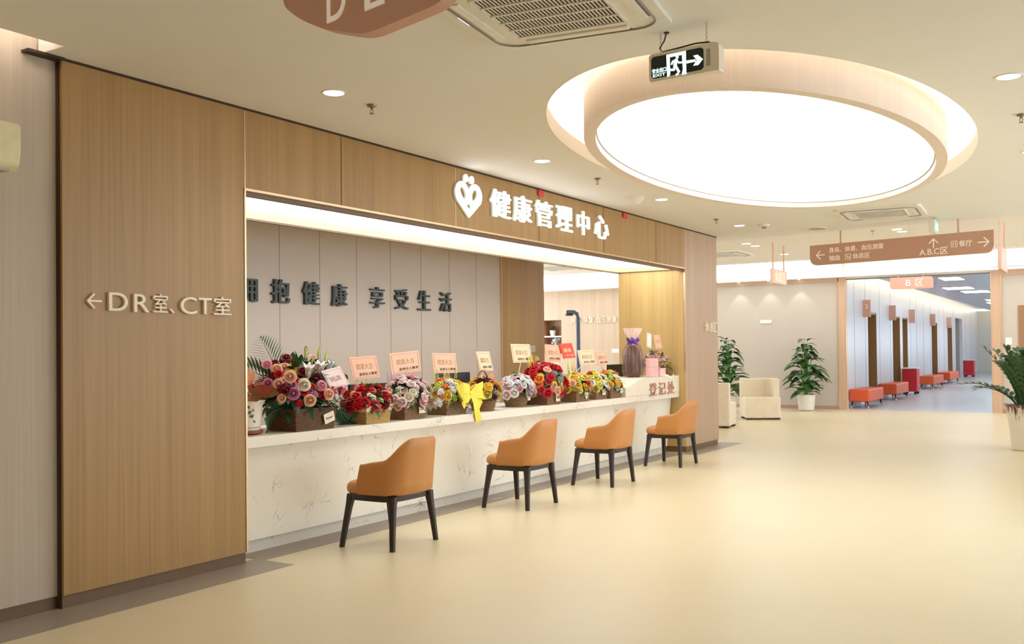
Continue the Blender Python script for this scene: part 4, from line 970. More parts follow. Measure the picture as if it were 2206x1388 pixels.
def little_tag(root, x, y, z, w=0.085, h=0.062, tilt=0.1, heart=False):
    e1 = (X*math.cos(tilt) + Z*math.sin(tilt)); e2 = e1.cross(Y) * -1
    e2 = Vector((-math.sin(tilt), 0, math.cos(tilt)))
    mb = MB(); put_poly(mb, [[(a*w*0.5/0.205, b*h*0.6/0.155) for a, b in hr] if heart else rrect(w, h, 0.004)], (x, y, z), e1, e2, 0.004)
    p = mb.build('basket_tag', m_tag, root)
    put_text(MB(), 'Flower', Vector((x, y-0.0045, z)), e1, e2, 0.0008, w=w*0.7).build('lettering', m_ink, p)
def dome(root, c, rx, ry, rz, pal, n, seed, size, elmin=-0.15, fol=60, fl=0.10, m=None):
    rnd = random.Random(seed); c = Vector(c); tot = sum(w for *_, w in pal)
    fo = MB(); fo.sphere(c + Z*rz*0.15, 1.0, 12, 8, (rx*0.72, ry*0.72, rz*0.62))
    for i in range(n):
        t = (i + 0.5)/n; zz = 1 - t*(1 - elmin); rr = math.sqrt(max(0, 1-zz*zz)); a = i*2.39996 + rnd.uniform(-0.25, 0.25)
        nv = Vector((rr*math.cos(a), rr*math.sin(a), zz)); k = rnd.uniform(0.86, 1.04)
        x = rnd.uniform(0, tot)
        for kind, col, sz, w in pal:
            x -= w
            if x <= 0: break
        bloom(root, kind, col, c + Vector((nv.x*rx*k, nv.y*ry*k, nv.z*rz*k)), nv + Z*0.25, size*sz*rnd.uniform(0.85, 1.15), rnd.uniform(0, 6))
    for i in range(fol):
        t = (i+0.5)/fol; zz = 1 - t*1.35; rr = math.sqrt(max(0, 1-zz*zz)); a = i*2.39996*1.7
        nv = Vector((rr*math.cos(a), rr*math.sin(a), zz)); p = c + Vector((nv.x*rx*0.66, nv.y*ry*0.66, nv.z*rz*0.62))
        fo.leaf(p, nv + Vector((rnd.uniform(-.4, .4), rnd.uniform(-.4, .4), rnd.uniform(-.2, .3))), Z, fl*rnd.uniform(0.8, 1.5), fl*0.42, 0.3, 0.2, 4, 0.7)
    fo.build('foliage', m or m_leaf, root, smooth=60)
def palm(root, base, d, L, n=14, w=0.026, droop=0.5, spread=0.2):
    f = MB(); p = Vector(base); d = Vector(d).normalized(); pts = [p.copy()]
    for k in range(n): p = p + d*(L/n); d = (d + Vector((0, 0, -droop/n))).normalized(); pts.append(p.copy())
    f.tube(pts, [0.005 - 0.004*k/n for k in range(n+1)], 5)
    for k in range(2, n+1):
        t = (pts[k]-pts[k-1]).normalized(); s = t.cross(Vector((0.75, 0.6, 0.25))).normalized(); ll = spread*math.sin(PI*(0.2+0.75*k/n))
        for sg in (-1, 1): f.leaf(pts[k], s*sg*0.8 + t*0.9, Z, ll, w, 0.2, 0.2, 3, 0.6)
    f.build('palm_frond', m_palm, root, smooth=60)
SZ = 0.811
def arr(name, x, y, z, label): return thing(name, (x, y, z), label, 'flower arrangement', 'flower arrangements on the counter')

# potted plant at the left end
pt = thing('potted_plant', (4.80, 0.33, SZ), 'orange red leaved plant in a painted white pot at the left counter end', 'potted plant')
MB().lathe([(0.085, 0.028), (0.105, 0.03), (0.118, 0.12), (0.126, 0.215), (0.14, 0.23), (0.14, 0.238), (0.122, 0.236), (0.11, 0.19)], (4.80, 0.33, SZ), 32).build('pot', mat('painted_ceramic', (232, 226, 208), 0.25), pt, smooth=40)
MB().lathe([(0.1065, 0.045), (0.1085, 0.052), (0.1075, 0.058)], (4.80, 0.33, SZ), 32, cap=False).build('blue_band', mat('cobalt_band', (52, 54, 110), 0.3), pt)
MB().lathe([(0.10, 0), (0.125, 0.012), (0.125, 0.03), (0.11, 0.028)], (4.80, 0.33, SZ), 32).build('saucer', mat('terracotta', (140, 62, 44), 0.5), pt, smooth=40)
m_paint = mat('painted_decor', (70, 82, 74), 0.4); dm = MB()
for i in range(22):
    rnd = random.Random(i); a = -PI*0.5 - 0.35 + rnd.gauss(0, 0.12); zz = 0.08 + 0.11*rnd.random(); r = 0.1125 + (zz-0.05)*0.085
    dm.leaf((4.80+r*math.cos(a), 0.33+r*math.sin(a), SZ+zz), (math.cos(a+PI/2)*rnd.uniform(-1, 1), math.sin(a+PI/2)*rnd.uniform(-1, 1), rnd.uniform(0.2, 1)), (math.cos(a), math.sin(a), 0), 0.028, 0.012, 0, 0, 3)
dm.build('painted_flowers', m_paint, pt)
m_agl = mat('aglaonema_orange', (226, 140, 96), 0.45, noise=(26, 0.25, (1, 1, 1))); m_agl2 = mat('aglaonema_bronze', (136, 92, 54), 0.45, noise=(26, 0.3, (1, 1, 1))); m_agl3 = mat('aglaonema_red', (170, 66, 52), 0.45, noise=(26, 0.3, (1, 1, 1)))
for mname, mm, lst in (('orange', m_agl, ((0.2, 1.35, 0.19), (1.9, 1.2, 0.17), (-0.3, 0.85, 0.16))), ('bronze', m_agl2, tuple((k*0.9, 0.25+0.12*(k % 4), 0.2) for k in range(9))), ('red', m_agl3, ((-0.7, 0.5, 0.2), (-1.4, 0.55, 0.19), (0.6, 0.6, 0.18), (2.6, 0.6, 0.18)))):
    lf = MB()
    for a, el, L in lst:
        b0 = Vector((4.80, 0.33, SZ+0.21)); d = Vector((math.cos(a)*math.cos(el), math.sin(a)*math.cos(el)*0.7, math.sin(el))); p = b0 + d*0.13
        lf.tube([b0, p], 0.004, 5); lf.leaf(p, d, Vector((0, -1, 0.5)), L, L*0.55, 0.35, 0.15, 6, 0.75)
    lf.build('foliage', mm, pt, smooth=60)
o = thing('red_ribbon', (4.56, 0.09, 0.62), 'red ribbon hanging over the left end of the worktop', 'ribbon')
MB().loft([[(4.525+dx, 0.0935-0.004*math.sin(k*1.3)-(0.0), z), (4.56+dx, 0.0935-0.004*math.cos(k), z), (4.56+dx, 0.0915-0.004*math.cos(k), z), (4.525+dx, 0.0915-0.004*math.sin(k*1.3), z)] for k, (dx, z) in enumerate(((0.0, 0.815), (0.002, 0.76), (-0.004, 0.72), (0.006, 0.68), (0.0, 0.63)))]).build('ribbon_tail', mat('red_satin', (188, 22, 40), 0.35), o)

# A: the tall mixed arrangement
A = arr('flower_arrangement', 5.32, 0.32, SZ, 'largest arrangement of lilies, sunflowers and roses with palm fronds, in a dark wicker basket')
rect_basket(A, 5.31, 0.14, SZ, 0.40, 0.28, 0.155, m_wickd); little_tag(A, 5.43, 0.118, SZ+0.085, 0.11, 0.075, 0.25)
YA = 0.10
def pa(u, v, y): p = at(u, v, y=y); return p
big = [('rose','pink',575,785,.25,1.0),('rose','mauve',577,826,.18,1.0),('rose','peach',596,795,.2,1.1),('rose','peach',612,791,.22,1.0),('rose','dark_red',617,771,.28,1.1),('carnation','dark_red',592,783,.26,.9),
 ('daisy','yellow',633,786,.22,1.5),('daisy','yellow',627,804,.14,1.3),('daisy','yellow',660,814,.14,1.3),('rose','peach',625,812,.06,1.25),('rose','cream',655,829,.04,1.3),('rose','mauve',627,830,.06,1.15),('rose','mauve',632,848,.03,1.25),
 ('rose','peach',600,827,.1,1.0),('rose','red',600,806,.16,.9),('carnation','dark_red',607,836,.08,1.1),('rose','peach',607,858,.08,.85),('rose','peach',668,863,.0,1.2),('rose','peach',709,850,.0,1.15),('rose','pink',694,831,.04,1.1),
 ('rose','red',691,843,.05,1.1),('rose','dark_red',697,852,.05,1.0),('carnation','lilac',676,851,.03,1.0),('carnation','red',645,870,.02,.8),('carnation','dark_red',682,814,.1,1.2),('rose','mauve',665,840,.06,1.0),('rose','pink',722,845,.06,1.0),
 ('lily','pink',738,845,.04,1.3),('lily','pink',765,838,.1,1.1),('rose','red',735,838,.08,1.0),('filler_bloom','cream',610,818,.1,.9),('filler_bloom','white',725,855,.02,.7),('rose','red',655,843,.06,1.0),('carnation','dark_red',588,810,.2,.9),
 ('lily','white',664,806,.10,2.2),('lily','white',688,802,.12,2.3),('lily','white',708,795,.16,1.8),('rose','peach',676,770,.3,.9),('rose','pink',660,782,.26,.8),('bud','lime',658,766,.2,1.4),('bud','lime',686,764,.2,1.5),('bud','lime',701,772,.2,1.4),('bud','lime',672,782,.16,.9),
 ('rose','dark_red',652,800,.14,1.0),('rose','dark_red',720,812,.16,1.0),('rose','dark_red',745,812,.2,.9),('bud','dark_red',657,758,.3,.9),('bud','dark_red',660,757,.3,.9),('rose','red',672,835,.05,.9),('rose','rose_red',715,836,.08,1.0),('rose','red',640,824,.08,1.0),('rose','dark_red',618,842,.06,1.0)]
ca = Vector((5.34, 0.34, SZ+0.22))
for i, (k, c_, u, v, y, s_) in enumerate(big):
    p = pa(u, v, y+0.02); n = (p - ca); n.normalize(); n = n + Vector((-0.25, -0.55, 0.15)) if k in ('rose', 'daisy', 'carnation') else (n*0.5 + Vector((-0.1, -0.1, 1.0)) if k in ('bud', 'lily') else n)
    bloom(A, k, c_, p, n, 0.034*s_, i*1.3)
rnd = random.Random(44)
for i in range(34):
    a = -PI*0.95 + 1.1*PI*((i*0.618) % 1.0); el = -0.25 + 1.2*((i*0.414) % 1.0); nv = Vector((math.cos(a)*math.cos(el), math.sin(a)*math.cos(el), math.sin(el)))
    k, c_ = [('carnation', 'dark_red'), ('rose', 'red'), ('filler_bloom', 'cream'), ('rose', 'pink'), ('carnation', 'lilac'), ('rose', 'pale_pink'), ('rose', 'dark_red'), ('filler_bloom', 'lime'), ('rose', 'peach')][i % 9]
    bloom(A, k, c_, Vector((5.35, 0.33, SZ+0.27)) + Vector((nv.x*0.34, nv.y*0.21, nv.z*0.24)), nv + Z*0.2, 0.03, i)
fo = MB(); fo.sphere((5.34, 0.34, SZ+0.29), 1.0, 14, 9, (0.27, 0.17, 0.20)); rnd = random.Random(12)
for i in range(130):
    t = (i+0.5)/130; zz = 1 - t*1.5; rr = math.sqrt(max(0, 1-zz*zz)); a = i*2.39996; nv = Vector((rr*math.cos(a), rr*math.sin(a), zz))
    p = Vector((5.34, 0.34, SZ+0.28)) + Vector((nv.x*0.27, nv.y*0.18, nv.z*0.20)); fo.leaf(p, nv + Vector((rnd.uniform(-.4, .4), rnd.uniform(-.4, .2), rnd.uniform(-.3, .2))), Z, rnd.uniform(0.10, 0.18), 0.062, 0.3, 0.2, 4, 0.7)
fo.build('foliage', m_leafd, A, smooth=60)
for b, d, L, dr in (((5.2, 0.4, SZ+0.3), (-0.75, 0.3, 0.75), 0.42, 0.7), ((5.25, 0.42, SZ+0.35), (-0.25, 0.3, 1.0), 0.36, 0.3), ((5.2, 0.3, SZ+0.28), (-1.0, 0.1, 0.35), 0.30, 0.5), ((5.5, 0.4, SZ+0.3), (0.8, 0.1, 0.55), 0.40, 0.6), ((5.5, 0.3, SZ+0.17), (0.9, -0.15, 0.1), 0.42, 1.0), ((5.18, 0.28, SZ+0.17), (-1.0, -0.1, 0.05), 0.26, 0.6)):
    palm(A, b, d, L, droop=dr)
# B: straw box of red roses
Bq = arr('flower_arrangement', 6.02, 0.25, SZ, 'red roses in a pale straw box tied with twine')
rect_basket(Bq, 6.02, 0.135, SZ, 0.29, 0.2, 0.095, m_wicky, 1.06, False); B_ = MB()
B_.loft([[(6.02+a*0.155, 0.235+b*0.11, SZ+0.095) for a, b in ((-1,-1),(1,-1),(1,1),(-1,1))], [(6.02+a*0.165, 0.235+b*0.12, SZ+0.145) for a, b in ((-1,-1),(1,-1),(1,1),(-1,1))]], cap=False).build('cloth_liner', mat('linen_liner', (226, 204, 170), 0.8), Bq, solid=0.004)
tw = MB(); tw.tube([(6.03, 0.112, SZ+0.15), (6.025, 0.118, SZ+0.1), (6.03, 0.127, SZ+0.03)], 0.004, 5)
for s in (-1, 1): tw.tube([(6.03, 0.112, SZ+0.11), (6.03+s*0.03, 0.10, SZ+0.13), (6.03+s*0.045, 0.104, SZ+0.105), (6.03, 0.112, SZ+0.108)], 0.0035, 5); tw.tube([(6.03, 0.112, SZ+0.108), (6.03+s*0.03, 0.108, SZ+0.07)], 0.0035, 5)
tw.build('twine_bow', mat('twine', (196, 168, 126), 0.8), Bq)
dome(Bq, (6.02, 0.24, SZ+0.15), 0.24, 0.15, 0.15, [('rose','red',1.15,6),('rose','dark_red',1.0,1),('carnation','red',1.1,2),('filler_bloom','cream',.8,1),('filler_bloom','lime',.8,1)], 58, 21, 0.038, -0.2)
for x, c_ in ((5.93, 'lemon'), (6.05, 'lime'), (6.13, 'lime')): bloom(Bq, 'flower_spray', c_, (x, 0.28, SZ+0.28), (0.1*(x-6), 0, 1), 0.035)
# C: pale pink roses
Cq = arr('flower_arrangement', 6.56, 0.28, SZ, 'pale pink roses spilling over a brown basket, beside the straw box')
rect_basket(Cq, 6.545, 0.16, SZ, 0.30, 0.2, 0.135, m_wick); little_tag(Cq, 6.60, 0.139, SZ+0.08, 0.085, 0.065, 0.05)
dome(Cq, (6.57, 0.27, SZ+0.16), 0.27, 0.17, 0.20, [('rose','pale_pink',1.05,6),('rose','pink',1.0,2.2),('rose','cream',1.0,2),('rose','peach',.9,1),('filler_bloom','lime',.9,.8),('filler_bloom','pale_pink',.9,1.4)], 81, 33, 0.035, -0.25)
for x, c_ in ((6.38, 'lilac'), (6.42, 'lilac'), (6.62, 'lime')): bloom(Cq, 'flower_spray', c_, (x, 0.32, SZ+0.33), (x-6.55, 0, 1), 0.034)
ce = MB()
for k in range(5): ce.leaf((6.76, 0.2+0.03*k, SZ+0.13), (0.9, -0.2+0.15*k, -0.25-0.08*k), Z, 0.17, 0.11, 0.1, 0.3, 4, 0.9)
m_cello = mat('clear_cellophane', (216, 212, 200), 0.12, alpha=0.45); ce.build('cellophane', m_cello, Cq)
# D: orange and white with the yellow bow
D = arr('flower_arrangement', 7.17, 0.3, SZ, 'orange and white flowers in a brown basket with a large yellow ribbon bow')
rect_basket(D, 7.17, 0.18, SZ, 0.30, 0.24, 0.12, m_wick)
dome(D, (7.18, 0.29, SZ+0.15), 0.24, 0.16, 0.17, [('rose','orange',1.1,3),('rose','yellow',1.1,1.5),('carnation','white',1.3,2),('rose','cream',1,1),('filler_bloom','lime',1.0,2),('carnation','lime',1,1)], 61, 41, 0.037, -0.2)
for x, y, c_, s in ((7.05, 0.3, 'lime', .036), (7.22, 0.34, 'lemon', .042), (7.27, 0.34, 'lemon', .04), (7.36, 0.32, 'lime', .036), (7.0, 0.3, 'lime', .03)): bloom(D, 'flower_spray', c_, (x, y, SZ+0.33), (x-7.18, 0, 1.3), s)
m_yel = mat('yellow_ribbon', (246, 226, 70), 0.45)
def ribbon(mb, pts, w, side=Z):
    pts = [Vector(p) for p in pts]; rings = []
    for i, p in enumerate(pts):
        t = (pts[min(i+1, len(pts)-1)] - pts[max(i-1, 0)]).normalized(); s = (side - t*side.dot(t)).normalized(); n = t.cross(s)*0.0012
        ww = w[i] if isinstance(w, (list, tuple)) else w
        rings.append([p - s*ww/2 + n, p + s*ww/2 + n, p + s*ww/2 - n, p - s*ww/2 - n])
    mb.loft(rings); return mb
bx, by, bz = 7.30, 0.115, SZ+0.165; rb = MB()
for s in (-1, 1):
    ribbon(rb, [(bx, by, bz), (bx+s*0.07, by-0.03, bz+0.035), (bx+s*0.15, by-0.035, bz+0.045), (bx+s*0.185, by-0.01, bz+0.02), (bx+s*0.15, by+0.02, bz+0.01), (bx+s*0.07, by+0.012, bz), (bx, by, bz)], [0.05, 0.13, 0.16, 0.15, 0.13, 0.1, 0.05])
    ribbon(rb, [(bx, by-0.01, bz), (bx+s*0.09, by-0.02, bz-0.03), (bx+s*0.14, by-0.012, bz-0.09)] if s < 0 else [(bx, by-0.01, bz), (bx+s*0.08, by-0.02, bz-0.04), (bx+s*0.15, by-0.012, bz-0.1)], [0.04, 0.075, 0.09], X+Z*0.5)
ribbon(rb, [(bx, by-0.015, bz), (bx+0.035, by-0.03, bz-0.06), (bx+0.06, 0.08, SZ-0.005), (bx+0.09, 0.085, SZ-0.075)], [0.04, 0.08, 0.09, 0.095], X)
rb.box((bx-0.025, by-0.022, bz-0.025), (bx+0.025, by+0.005, bz+0.025)); rb.build('ribbon_bow', m_yel, D, smooth=50)
# E: round basket with handle
E_ = arr('flower_arrangement', 7.72, 0.27, SZ, 'orange and yellow roses in a round handled basket, right of the yellow bow')
round_basket(E_, 7.72, 0.13, SZ, 0.125, 0.165, m_wick); little_tag(E_, 7.78, 0.144, SZ+0.085, 0.085, 0.062, 0.0)
MB().tube([(7.72+0.12*math.cos(t), 0.26, SZ+0.16+0.22*math.sin(t)) for t in [PI*i/16 for i in range(17)]], 0.008, 6).build('handle', m_wick, E_)
dome(E_, (7.72, 0.26, SZ+0.165), 0.2, 0.15, 0.14, [('rose','yellow',1.25,4),('rose','orange',1.1,3),('rose','burgundy',1.0,2),('carnation','burgundy',1,1),('filler_bloom','blue_grey',1,1),('rose','cream',.9,.6)], 52, 52, 0.037, -0.25)
lf = MB()
for x, dx, L in ((7.86, 0.1, 0.16), (7.92, 0.8, 0.17), (7.95, 0.4, 0.13)): lf.leaf((x, 0.33, SZ+0.24), (dx, 0, 1), -Y, L, L*0.5, 0.05, 0.15, 6, 0.8)
lf.build('coral_leaf', mat('coral_leaf', (226, 140, 104), 0.5, noise=(26, 0.2, (1, 1, 1))), E_, smooth=60)
# F: round basket of pale pink
F_ = arr('flower_arrangement', 8.43, 0.32, SZ, 'pale pink and white roses in a round brown basket without a handle')
round_basket(F_, 8.42, 0.195, SZ, 0.125, 0.155, m_wick); little_tag(F_, 8.50, 0.22, SZ+0.09, 0.075, 0.06, 0.0)
dome(F_, (8.43, 0.32, SZ+0.17), 0.23, 0.17, 0.155, [('rose','pale_pink',1.15,5),('rose','white',1.1,3),('rose','pink',1,2),('rose','lilac',1,1),('filler_bloom','white',1,1)], 61, 63, 0.038, -0.3)
# G: big red one
G_ = arr('flower_arrangement', 8.92, 0.28, SZ, 'tall red roses and yellow orchids in a square basket before the red card')
rect_basket(G_, 8.89, 0.135, SZ, 0.29, 0.27, 0.125, m_wick); little_tag(G_, 8.93, 0.115, SZ+0.07, 0.085, 0.075, 0.0)
dome(G_, (8.92, 0.28, SZ+0.19), 0.30, 0.22, 0.25, [('rose','red',1.15,6),('rose','rose_red',1,1.5),('carnation','red',1.1,2),('daisy','yellow',1.2,1.2),('rose','orange',1,1.5),('filler_bloom','blue_grey',1,1.5),('rose','peach',.9,.8),('lily','white',.8,.4)], 96, 74, 0.042, -0.35)
for x, s in ((8.72, .05), (8.78, .055), (8.86, .05), (8.9, .045)): bloom(G_, 'flower_spray', 'lemon', (x, 0.33, SZ+0.40), (x-8.9, 0, 1), s)
# H, I, J: the three at the foot of the raised end
H_ = arr('flower_arrangement', 9.47, 0.22, SZ, 'yellow, peach and red roses in a square basket with a heart tag')
rect_basket(H_, 9.47, 0.10, SZ, 0.30, 0.25, 0.12, m_wick); little_tag(H_, 9.52, 0.082, SZ+0.07, 0.085, 0.075, 0.0, True)
dome(H_, (9.50, 0.23, SZ+0.15), 0.25, 0.17, 0.16, [('rose','yellow',1.15,3),('rose','peach',1.1,2),('rose','red',1.2,2),('rose','lemon',1,2),('filler_bloom','lime',.9,1)], 64, 85, 0.038, -0.15)
for x, c_ in ((9.45, 'lime'), (9.54, 'lime'), (9.6, 'peach')): bloom(H_, 'bud', c_, (x, 0.26, SZ+0.36), (x-9.5, 0, 1), 0.06)
I_ = arr('flower_arrangement', 10.06, 0.27, SZ, 'white and lemon flowers in a square basket, between the heart tagged one and the last')
rect_basket(I_, 10.05, 0.16, SZ, 0.28, 0.2, 0.125, m_wick); little_tag(I_, 10.07, 0.14, SZ+0.085, 0.085, 0.07, 0.0)
dome(I_, (10.06, 0.27, SZ+0.15), 0.22, 0.16, 0.16, [('rose','white',1.1,3),('rose','lemon',1.1,3),('rose','cream',1,1),('carnation','coral',.9,1),('filler_bloom','lime',1,1)], 55, 96, 0.038, -0.2)
J_ = arr('flower_arrangement', 10.36, 0.25, SZ, 'golden yellow and orange flowers in the basket touching the raised counter end')
rect_basket(J_, 10.37, 0.125, SZ, 0.30, 0.2, 0.125, m_wick, 1.06); little_tag(J_, 10.47, 0.108, SZ+0.085, 0.07, 0.06, 0.2)
dome(J_, (10.38, 0.25, SZ+0.15), 0.22, 0.16, 0.17, [('rose','yellow',1.15,4),('rose','orange',1.1,2),('rose','white',1,1.2),('daisy','yellow',1.2,1),('filler_bloom','lime',1,1)], 54, 117, 0.038, -0.2)
# K on the raised end
ZR = 1.0285
K_ = arr('flower_arrangement', 12.02, 0.32, ZR, 'pink and peach roses in a small basket on top of the raised counter end')
rect_basket(K_, 12.01, 0.24, ZR, 0.20, 0.16, 0.12, m_wickd); little_tag(K_, 12.03, 0.222, ZR+0.06, 0.06, 0.05, 0.0)
dome(K_, (11.985, 0.32, ZR+0.17), 0.175, 0.15, 0.13, [('rose','peach',1.15,4),('rose','pale_pink',1.1,4),('rose','cream',1,1),('rose','yellow',1,.8),('rose','pink',1,1)], 55, 107, 0.038, -0.1, 70, 0.12)

# ------------------------------------------------------------------ message cards on sticks
m_cardp = mat('pink_card', (246, 196, 168), 0.5); m_cardc = mat('cream_card', (250, 222, 188), 0.5); m_cardr = mat('red_card', (232, 78, 52), 0.45); m_cardw = mat('white_pink_card', (246, 226, 222), 0.4)
m_goldink = mat('gold_ink', (184, 140, 70), 0.4); m_edge = mat('card_edge_line', (196, 128, 96), 0.5)
def card(y, quad, m, foot, label, top='開業大吉', low='金林全人敬贺', low_m=None, top_m=None, stick=True, ty=0.44):
    tl, tr, br, bl = [at(u, v, y=y) for u, v in quad]
    c = (tl+tr+br+bl)/4; e1 = ((tr-tl)+(br-bl))/2; e2 = ((tl-bl)+(tr-br))/2
    r = thing('message_card', (c.x, y, min(bl.z, br.z)), label, 'card', 'congratulation cards over the flowers')
    def P(a, b, d=0.0): return c + e1*(a-0.5) + e2*(b-0.5) - Y*d
    mb = MB(); mb.loft([[P(0, 0), P(1, 0), P(1, 1), P(0, 1)], [P(0, 0, -0.004), P(1, 0, -0.004), P(1, 1, -0.004), P(0, 1, -0.004)]]); mb.build('card_board', m, r)
    ln = MB()
    for a0, b0, a1, b1 in ((0.05, 0.05, 0.95, 0.065), (0.05, 0.9, 0.95, 0.912), (0.05, 0.05, 0.062, 0.91), (0.938, 0.05, 0.95, 0.91)):
        ln.loft([[P(a0, b0, 0.0003), P(a1, b0, 0.0003), P(a1, b1, 0.0003), P(a0, b1, 0.0003)], [P(a0, b0, 0.001), P(a1, b0, 0.001), P(a1, b1, 0.001), P(a0, b1, 0.001)]])
    ln.build('border_line', m_edge, r)
    u1, u2 = e1.normalized(), e2.normalized()
    if top: put_text(MB(), top, P(0.5, ty+0.1, 0.0004), u1, u2, 0.001, w=e1.length*0.6, h=e2.length*0.26).build('lettering', top_m or m_goldink, r)
    if low: put_text(MB(), low, P(0.58, 0.2, 0.0004), u1, u2, 0.001, w=e1.length*0.66, h=e2.length*0.14, bold=0.01).build('handwriting', low_m or m_ink, r)
    if stick: MB().tube([P(0.5, 0.3, -0.008), Vector((foot[0], y+0.012, foot[2]))], 0.004, 6).build('stick', mat('clear_stick', (214, 206, 190), 0.3), r)
    return r
m_pinkink = mat('rose_ink', (190, 110, 130), 0.5)
card(0.09, [(693, 801), (731, 788), (754, 829), (712, 838)], m_cardw, (5.52, 0.3, 1.0), 'white and pink card leaning on the lilies of the largest arrangement', '開業', None, None, m_pinkink, ty=0.36)
card(0.34, [(749, 770), (811, 766), (817, 812), (763, 818)], m_cardp, (6.03, 0.27, 0.98), 'pink card above the straw box of red roses')
card(0.32, [(838, 762), (902, 755), (907, 799), (845, 807)], m_cardp, (6.6, 0.3, 1.0), 'tilted pink card above the pale pink roses, largest of the row')
card(0.33, [(931, 761), (981, 761), (986, 804), (935, 804)], m_cardp, (7.2, 0.3, 1.0), 'upright peach card left of the black monitor above the yellow bow')
card(0.33, [(1026, 757), (1053, 758), (1064, 798), (1034, 800)], m_cardc, (7.75, 0.28, 1.0), 'narrow cream card above the handled round basket')
card(0.35, [(1101, 741), (1140, 742), (1148, 781), (1105, 782)], m_cardc, (8.5, 0.34, 1.0), 'cream card above the round basket of pale pink and white roses')
card(0.38, [(1174, 742), (1207, 744), (1209, 781), (1175, 779)], m_cardp, (8.9, 0.3, 1.05), 'pink card left of the red card above the tall red roses')
card(0.36, [(1205, 740), (1232, 740), (1240, 770), (1214, 774)], m_cardr, (9.12, 0.3, 1.05), 'red card with pale writing above the tall red roses', '開業', '大吉', m_cardp, m_cardc)
card(0.36, [(1244, 755), (1279, 754), (1285, 785), (1250, 787)], m_cardc, (9.55, 0.26, 1.0), 'cream card above the basket with the heart tag')
card(0.36, [(1283, 757), (1306, 757), (1312, 785), (1287, 788)], m_cardp, (10.1, 0.3, 1.0), 'small pink card right of the cream one above the white and lemon flowers')
card(0.2, [(1394, 717), (1404, 720), (1403, 751), (1394, 747)], mat('white_card', (250, 246, 240), 0.4), (11.95, 0.32, 1.2), 'plain white card above the basket on the raised end', None, None)
card(0.2, [(1408, 722), (1422, 722), (1427, 751), (1413, 752)], m_cardp, (12.02, 0.32, 1.2), 'pink card right of the plain white one above the basket on the raised end', '大吉', None)

# ------------------------------------------------------------------ gift, boxes, monitors, cables
GX, GY = 11.32, 0.34
gf = thing('wrapped_gift', (GX, GY, ZR), 'brown gift basket wrapped in shiny cellophane with a purple bow', 'gift')
rnd = random.Random(8)
def crinkle(prof, n, amp, seed, k=9):
    rn = random.Random(seed); ph = [rn.uniform(0, 6) for _ in prof]; rings = []
    for (r, z), p_ in zip(prof, ph):
        rings.append([(GX + r*(1 + amp*math.sin(k*2*PI*j/n + p_*0.3) + amp*0.7*rn.uniform(-1, 1))*math.cos(2*PI*j/n), GY + 0.75*r*(1 + amp*math.sin(k*2*PI*j/n + p_*0.3) + amp*0.7*rn.uniform(-1, 1))*math.sin(2*PI*j/n), ZR + z + rn.uniform(-1, 1)*0.006) for j in range(n)])
    return rings
MB().loft(crinkle([(0.11, 0.003), (0.13, 0.06), (0.135, 0.16), (0.125, 0.28), (0.1, 0.36), (0.05, 0.40)], 40, 0.03, 3)).build('gift_basket', mat('chocolate_brown', (84, 46, 28), 0.3, noise=(24, 0.3, (1, 1, 1))), gf)
m_cel = mat('shiny_cellophane', (150, 118, 112), 0.05, alpha=0.22, spec=1.0)
MB().loft(crinkle([(0.14, 0.006), (0.165, 0.08), (0.17, 0.2), (0.155, 0.32), (0.11, 0.40), (0.035, 0.45)], 72, 0.11, 5, 17), cap=False).build('cellophane', m_cel, gf)
MB().loft(crinkle([(0.03, 0.45), (0.06, 0.5), (0.11, 0.56), (0.14, 0.62)], 48, 0.16, 7, 11), cap=False).build('cellophane_ruffle', mat('pink_cellophane', (240, 214, 206), 0.15, alpha=0.75), gf)
bw_ = MB()
for k in range(7):
    a = 2*PI*k/7; d = Vector((math.cos(a), math.sin(a)*0.8, 0.25*(-1)**k)); c_ = Vector((GX, GY, ZR+0.455)); s_ = d.cross(Z).normalized()
    ribbon(bw_, [c_, c_+d*0.05+s_*0.02+Z*0.02, c_+d*0.1, c_+d*0.05-s_*0.02-Z*0.015, c_], 0.04)
bw_.build('bow', mat('purple_ribbon', (108, 66, 176), 0.35), gf, smooth=50)
o = thing('gift_box', (11.5, 0.16, ZR), 'tall pink paper bag box standing beside the wrapped gift', 'box'); M_ = MB()
M_.box((11.39, 0.12, ZR), (11.62, 0.20, ZR+0.235)).build('bag', mat('pink_paper', (240, 190, 190), 0.6), o, bevel=0.006)
MB().box((11.388, 0.1185, ZR+0.12), (11.622, 0.2015, ZR+0.124)).build('fold_crease', mat('pink_crease', (214, 160, 162), 0.6), o)
o = thing('gift_box', (11.74, 0.15, ZR), 'low pink box standing right of the tall pink bag', 'box')
MB().box((11.645, 0.11, ZR), (11.83, 0.19, ZR+0.09)).build('box_body', mat('pale_pink_board', (244, 206, 198), 0.6), o, bevel=0.004)
MB().box((11.642, 0.107, ZR+0.09), (11.833, 0.193, ZR+0.105)).build('lid', mat('pink_paper', (240, 190, 190), 0.6), o)
o = thing('white_ribbon', (12.1, 0.09, 1.0), 'thin white ribbon draped over the top edge of the raised end', 'ribbon'); rb = MB()
ribbon(rb, [(12.18, 0.15, 1.045), (12.1, 0.11, 1.04), (12.0, 0.084, 1.02), (11.92, 0.084, 1.005), (11.86, 0.09, 1.03), (11.80, 0.11, 1.04)], 0.03, Z); rb.build('ribbon_strip', mat('white_satin', (246, 240, 230), 0.35), o)
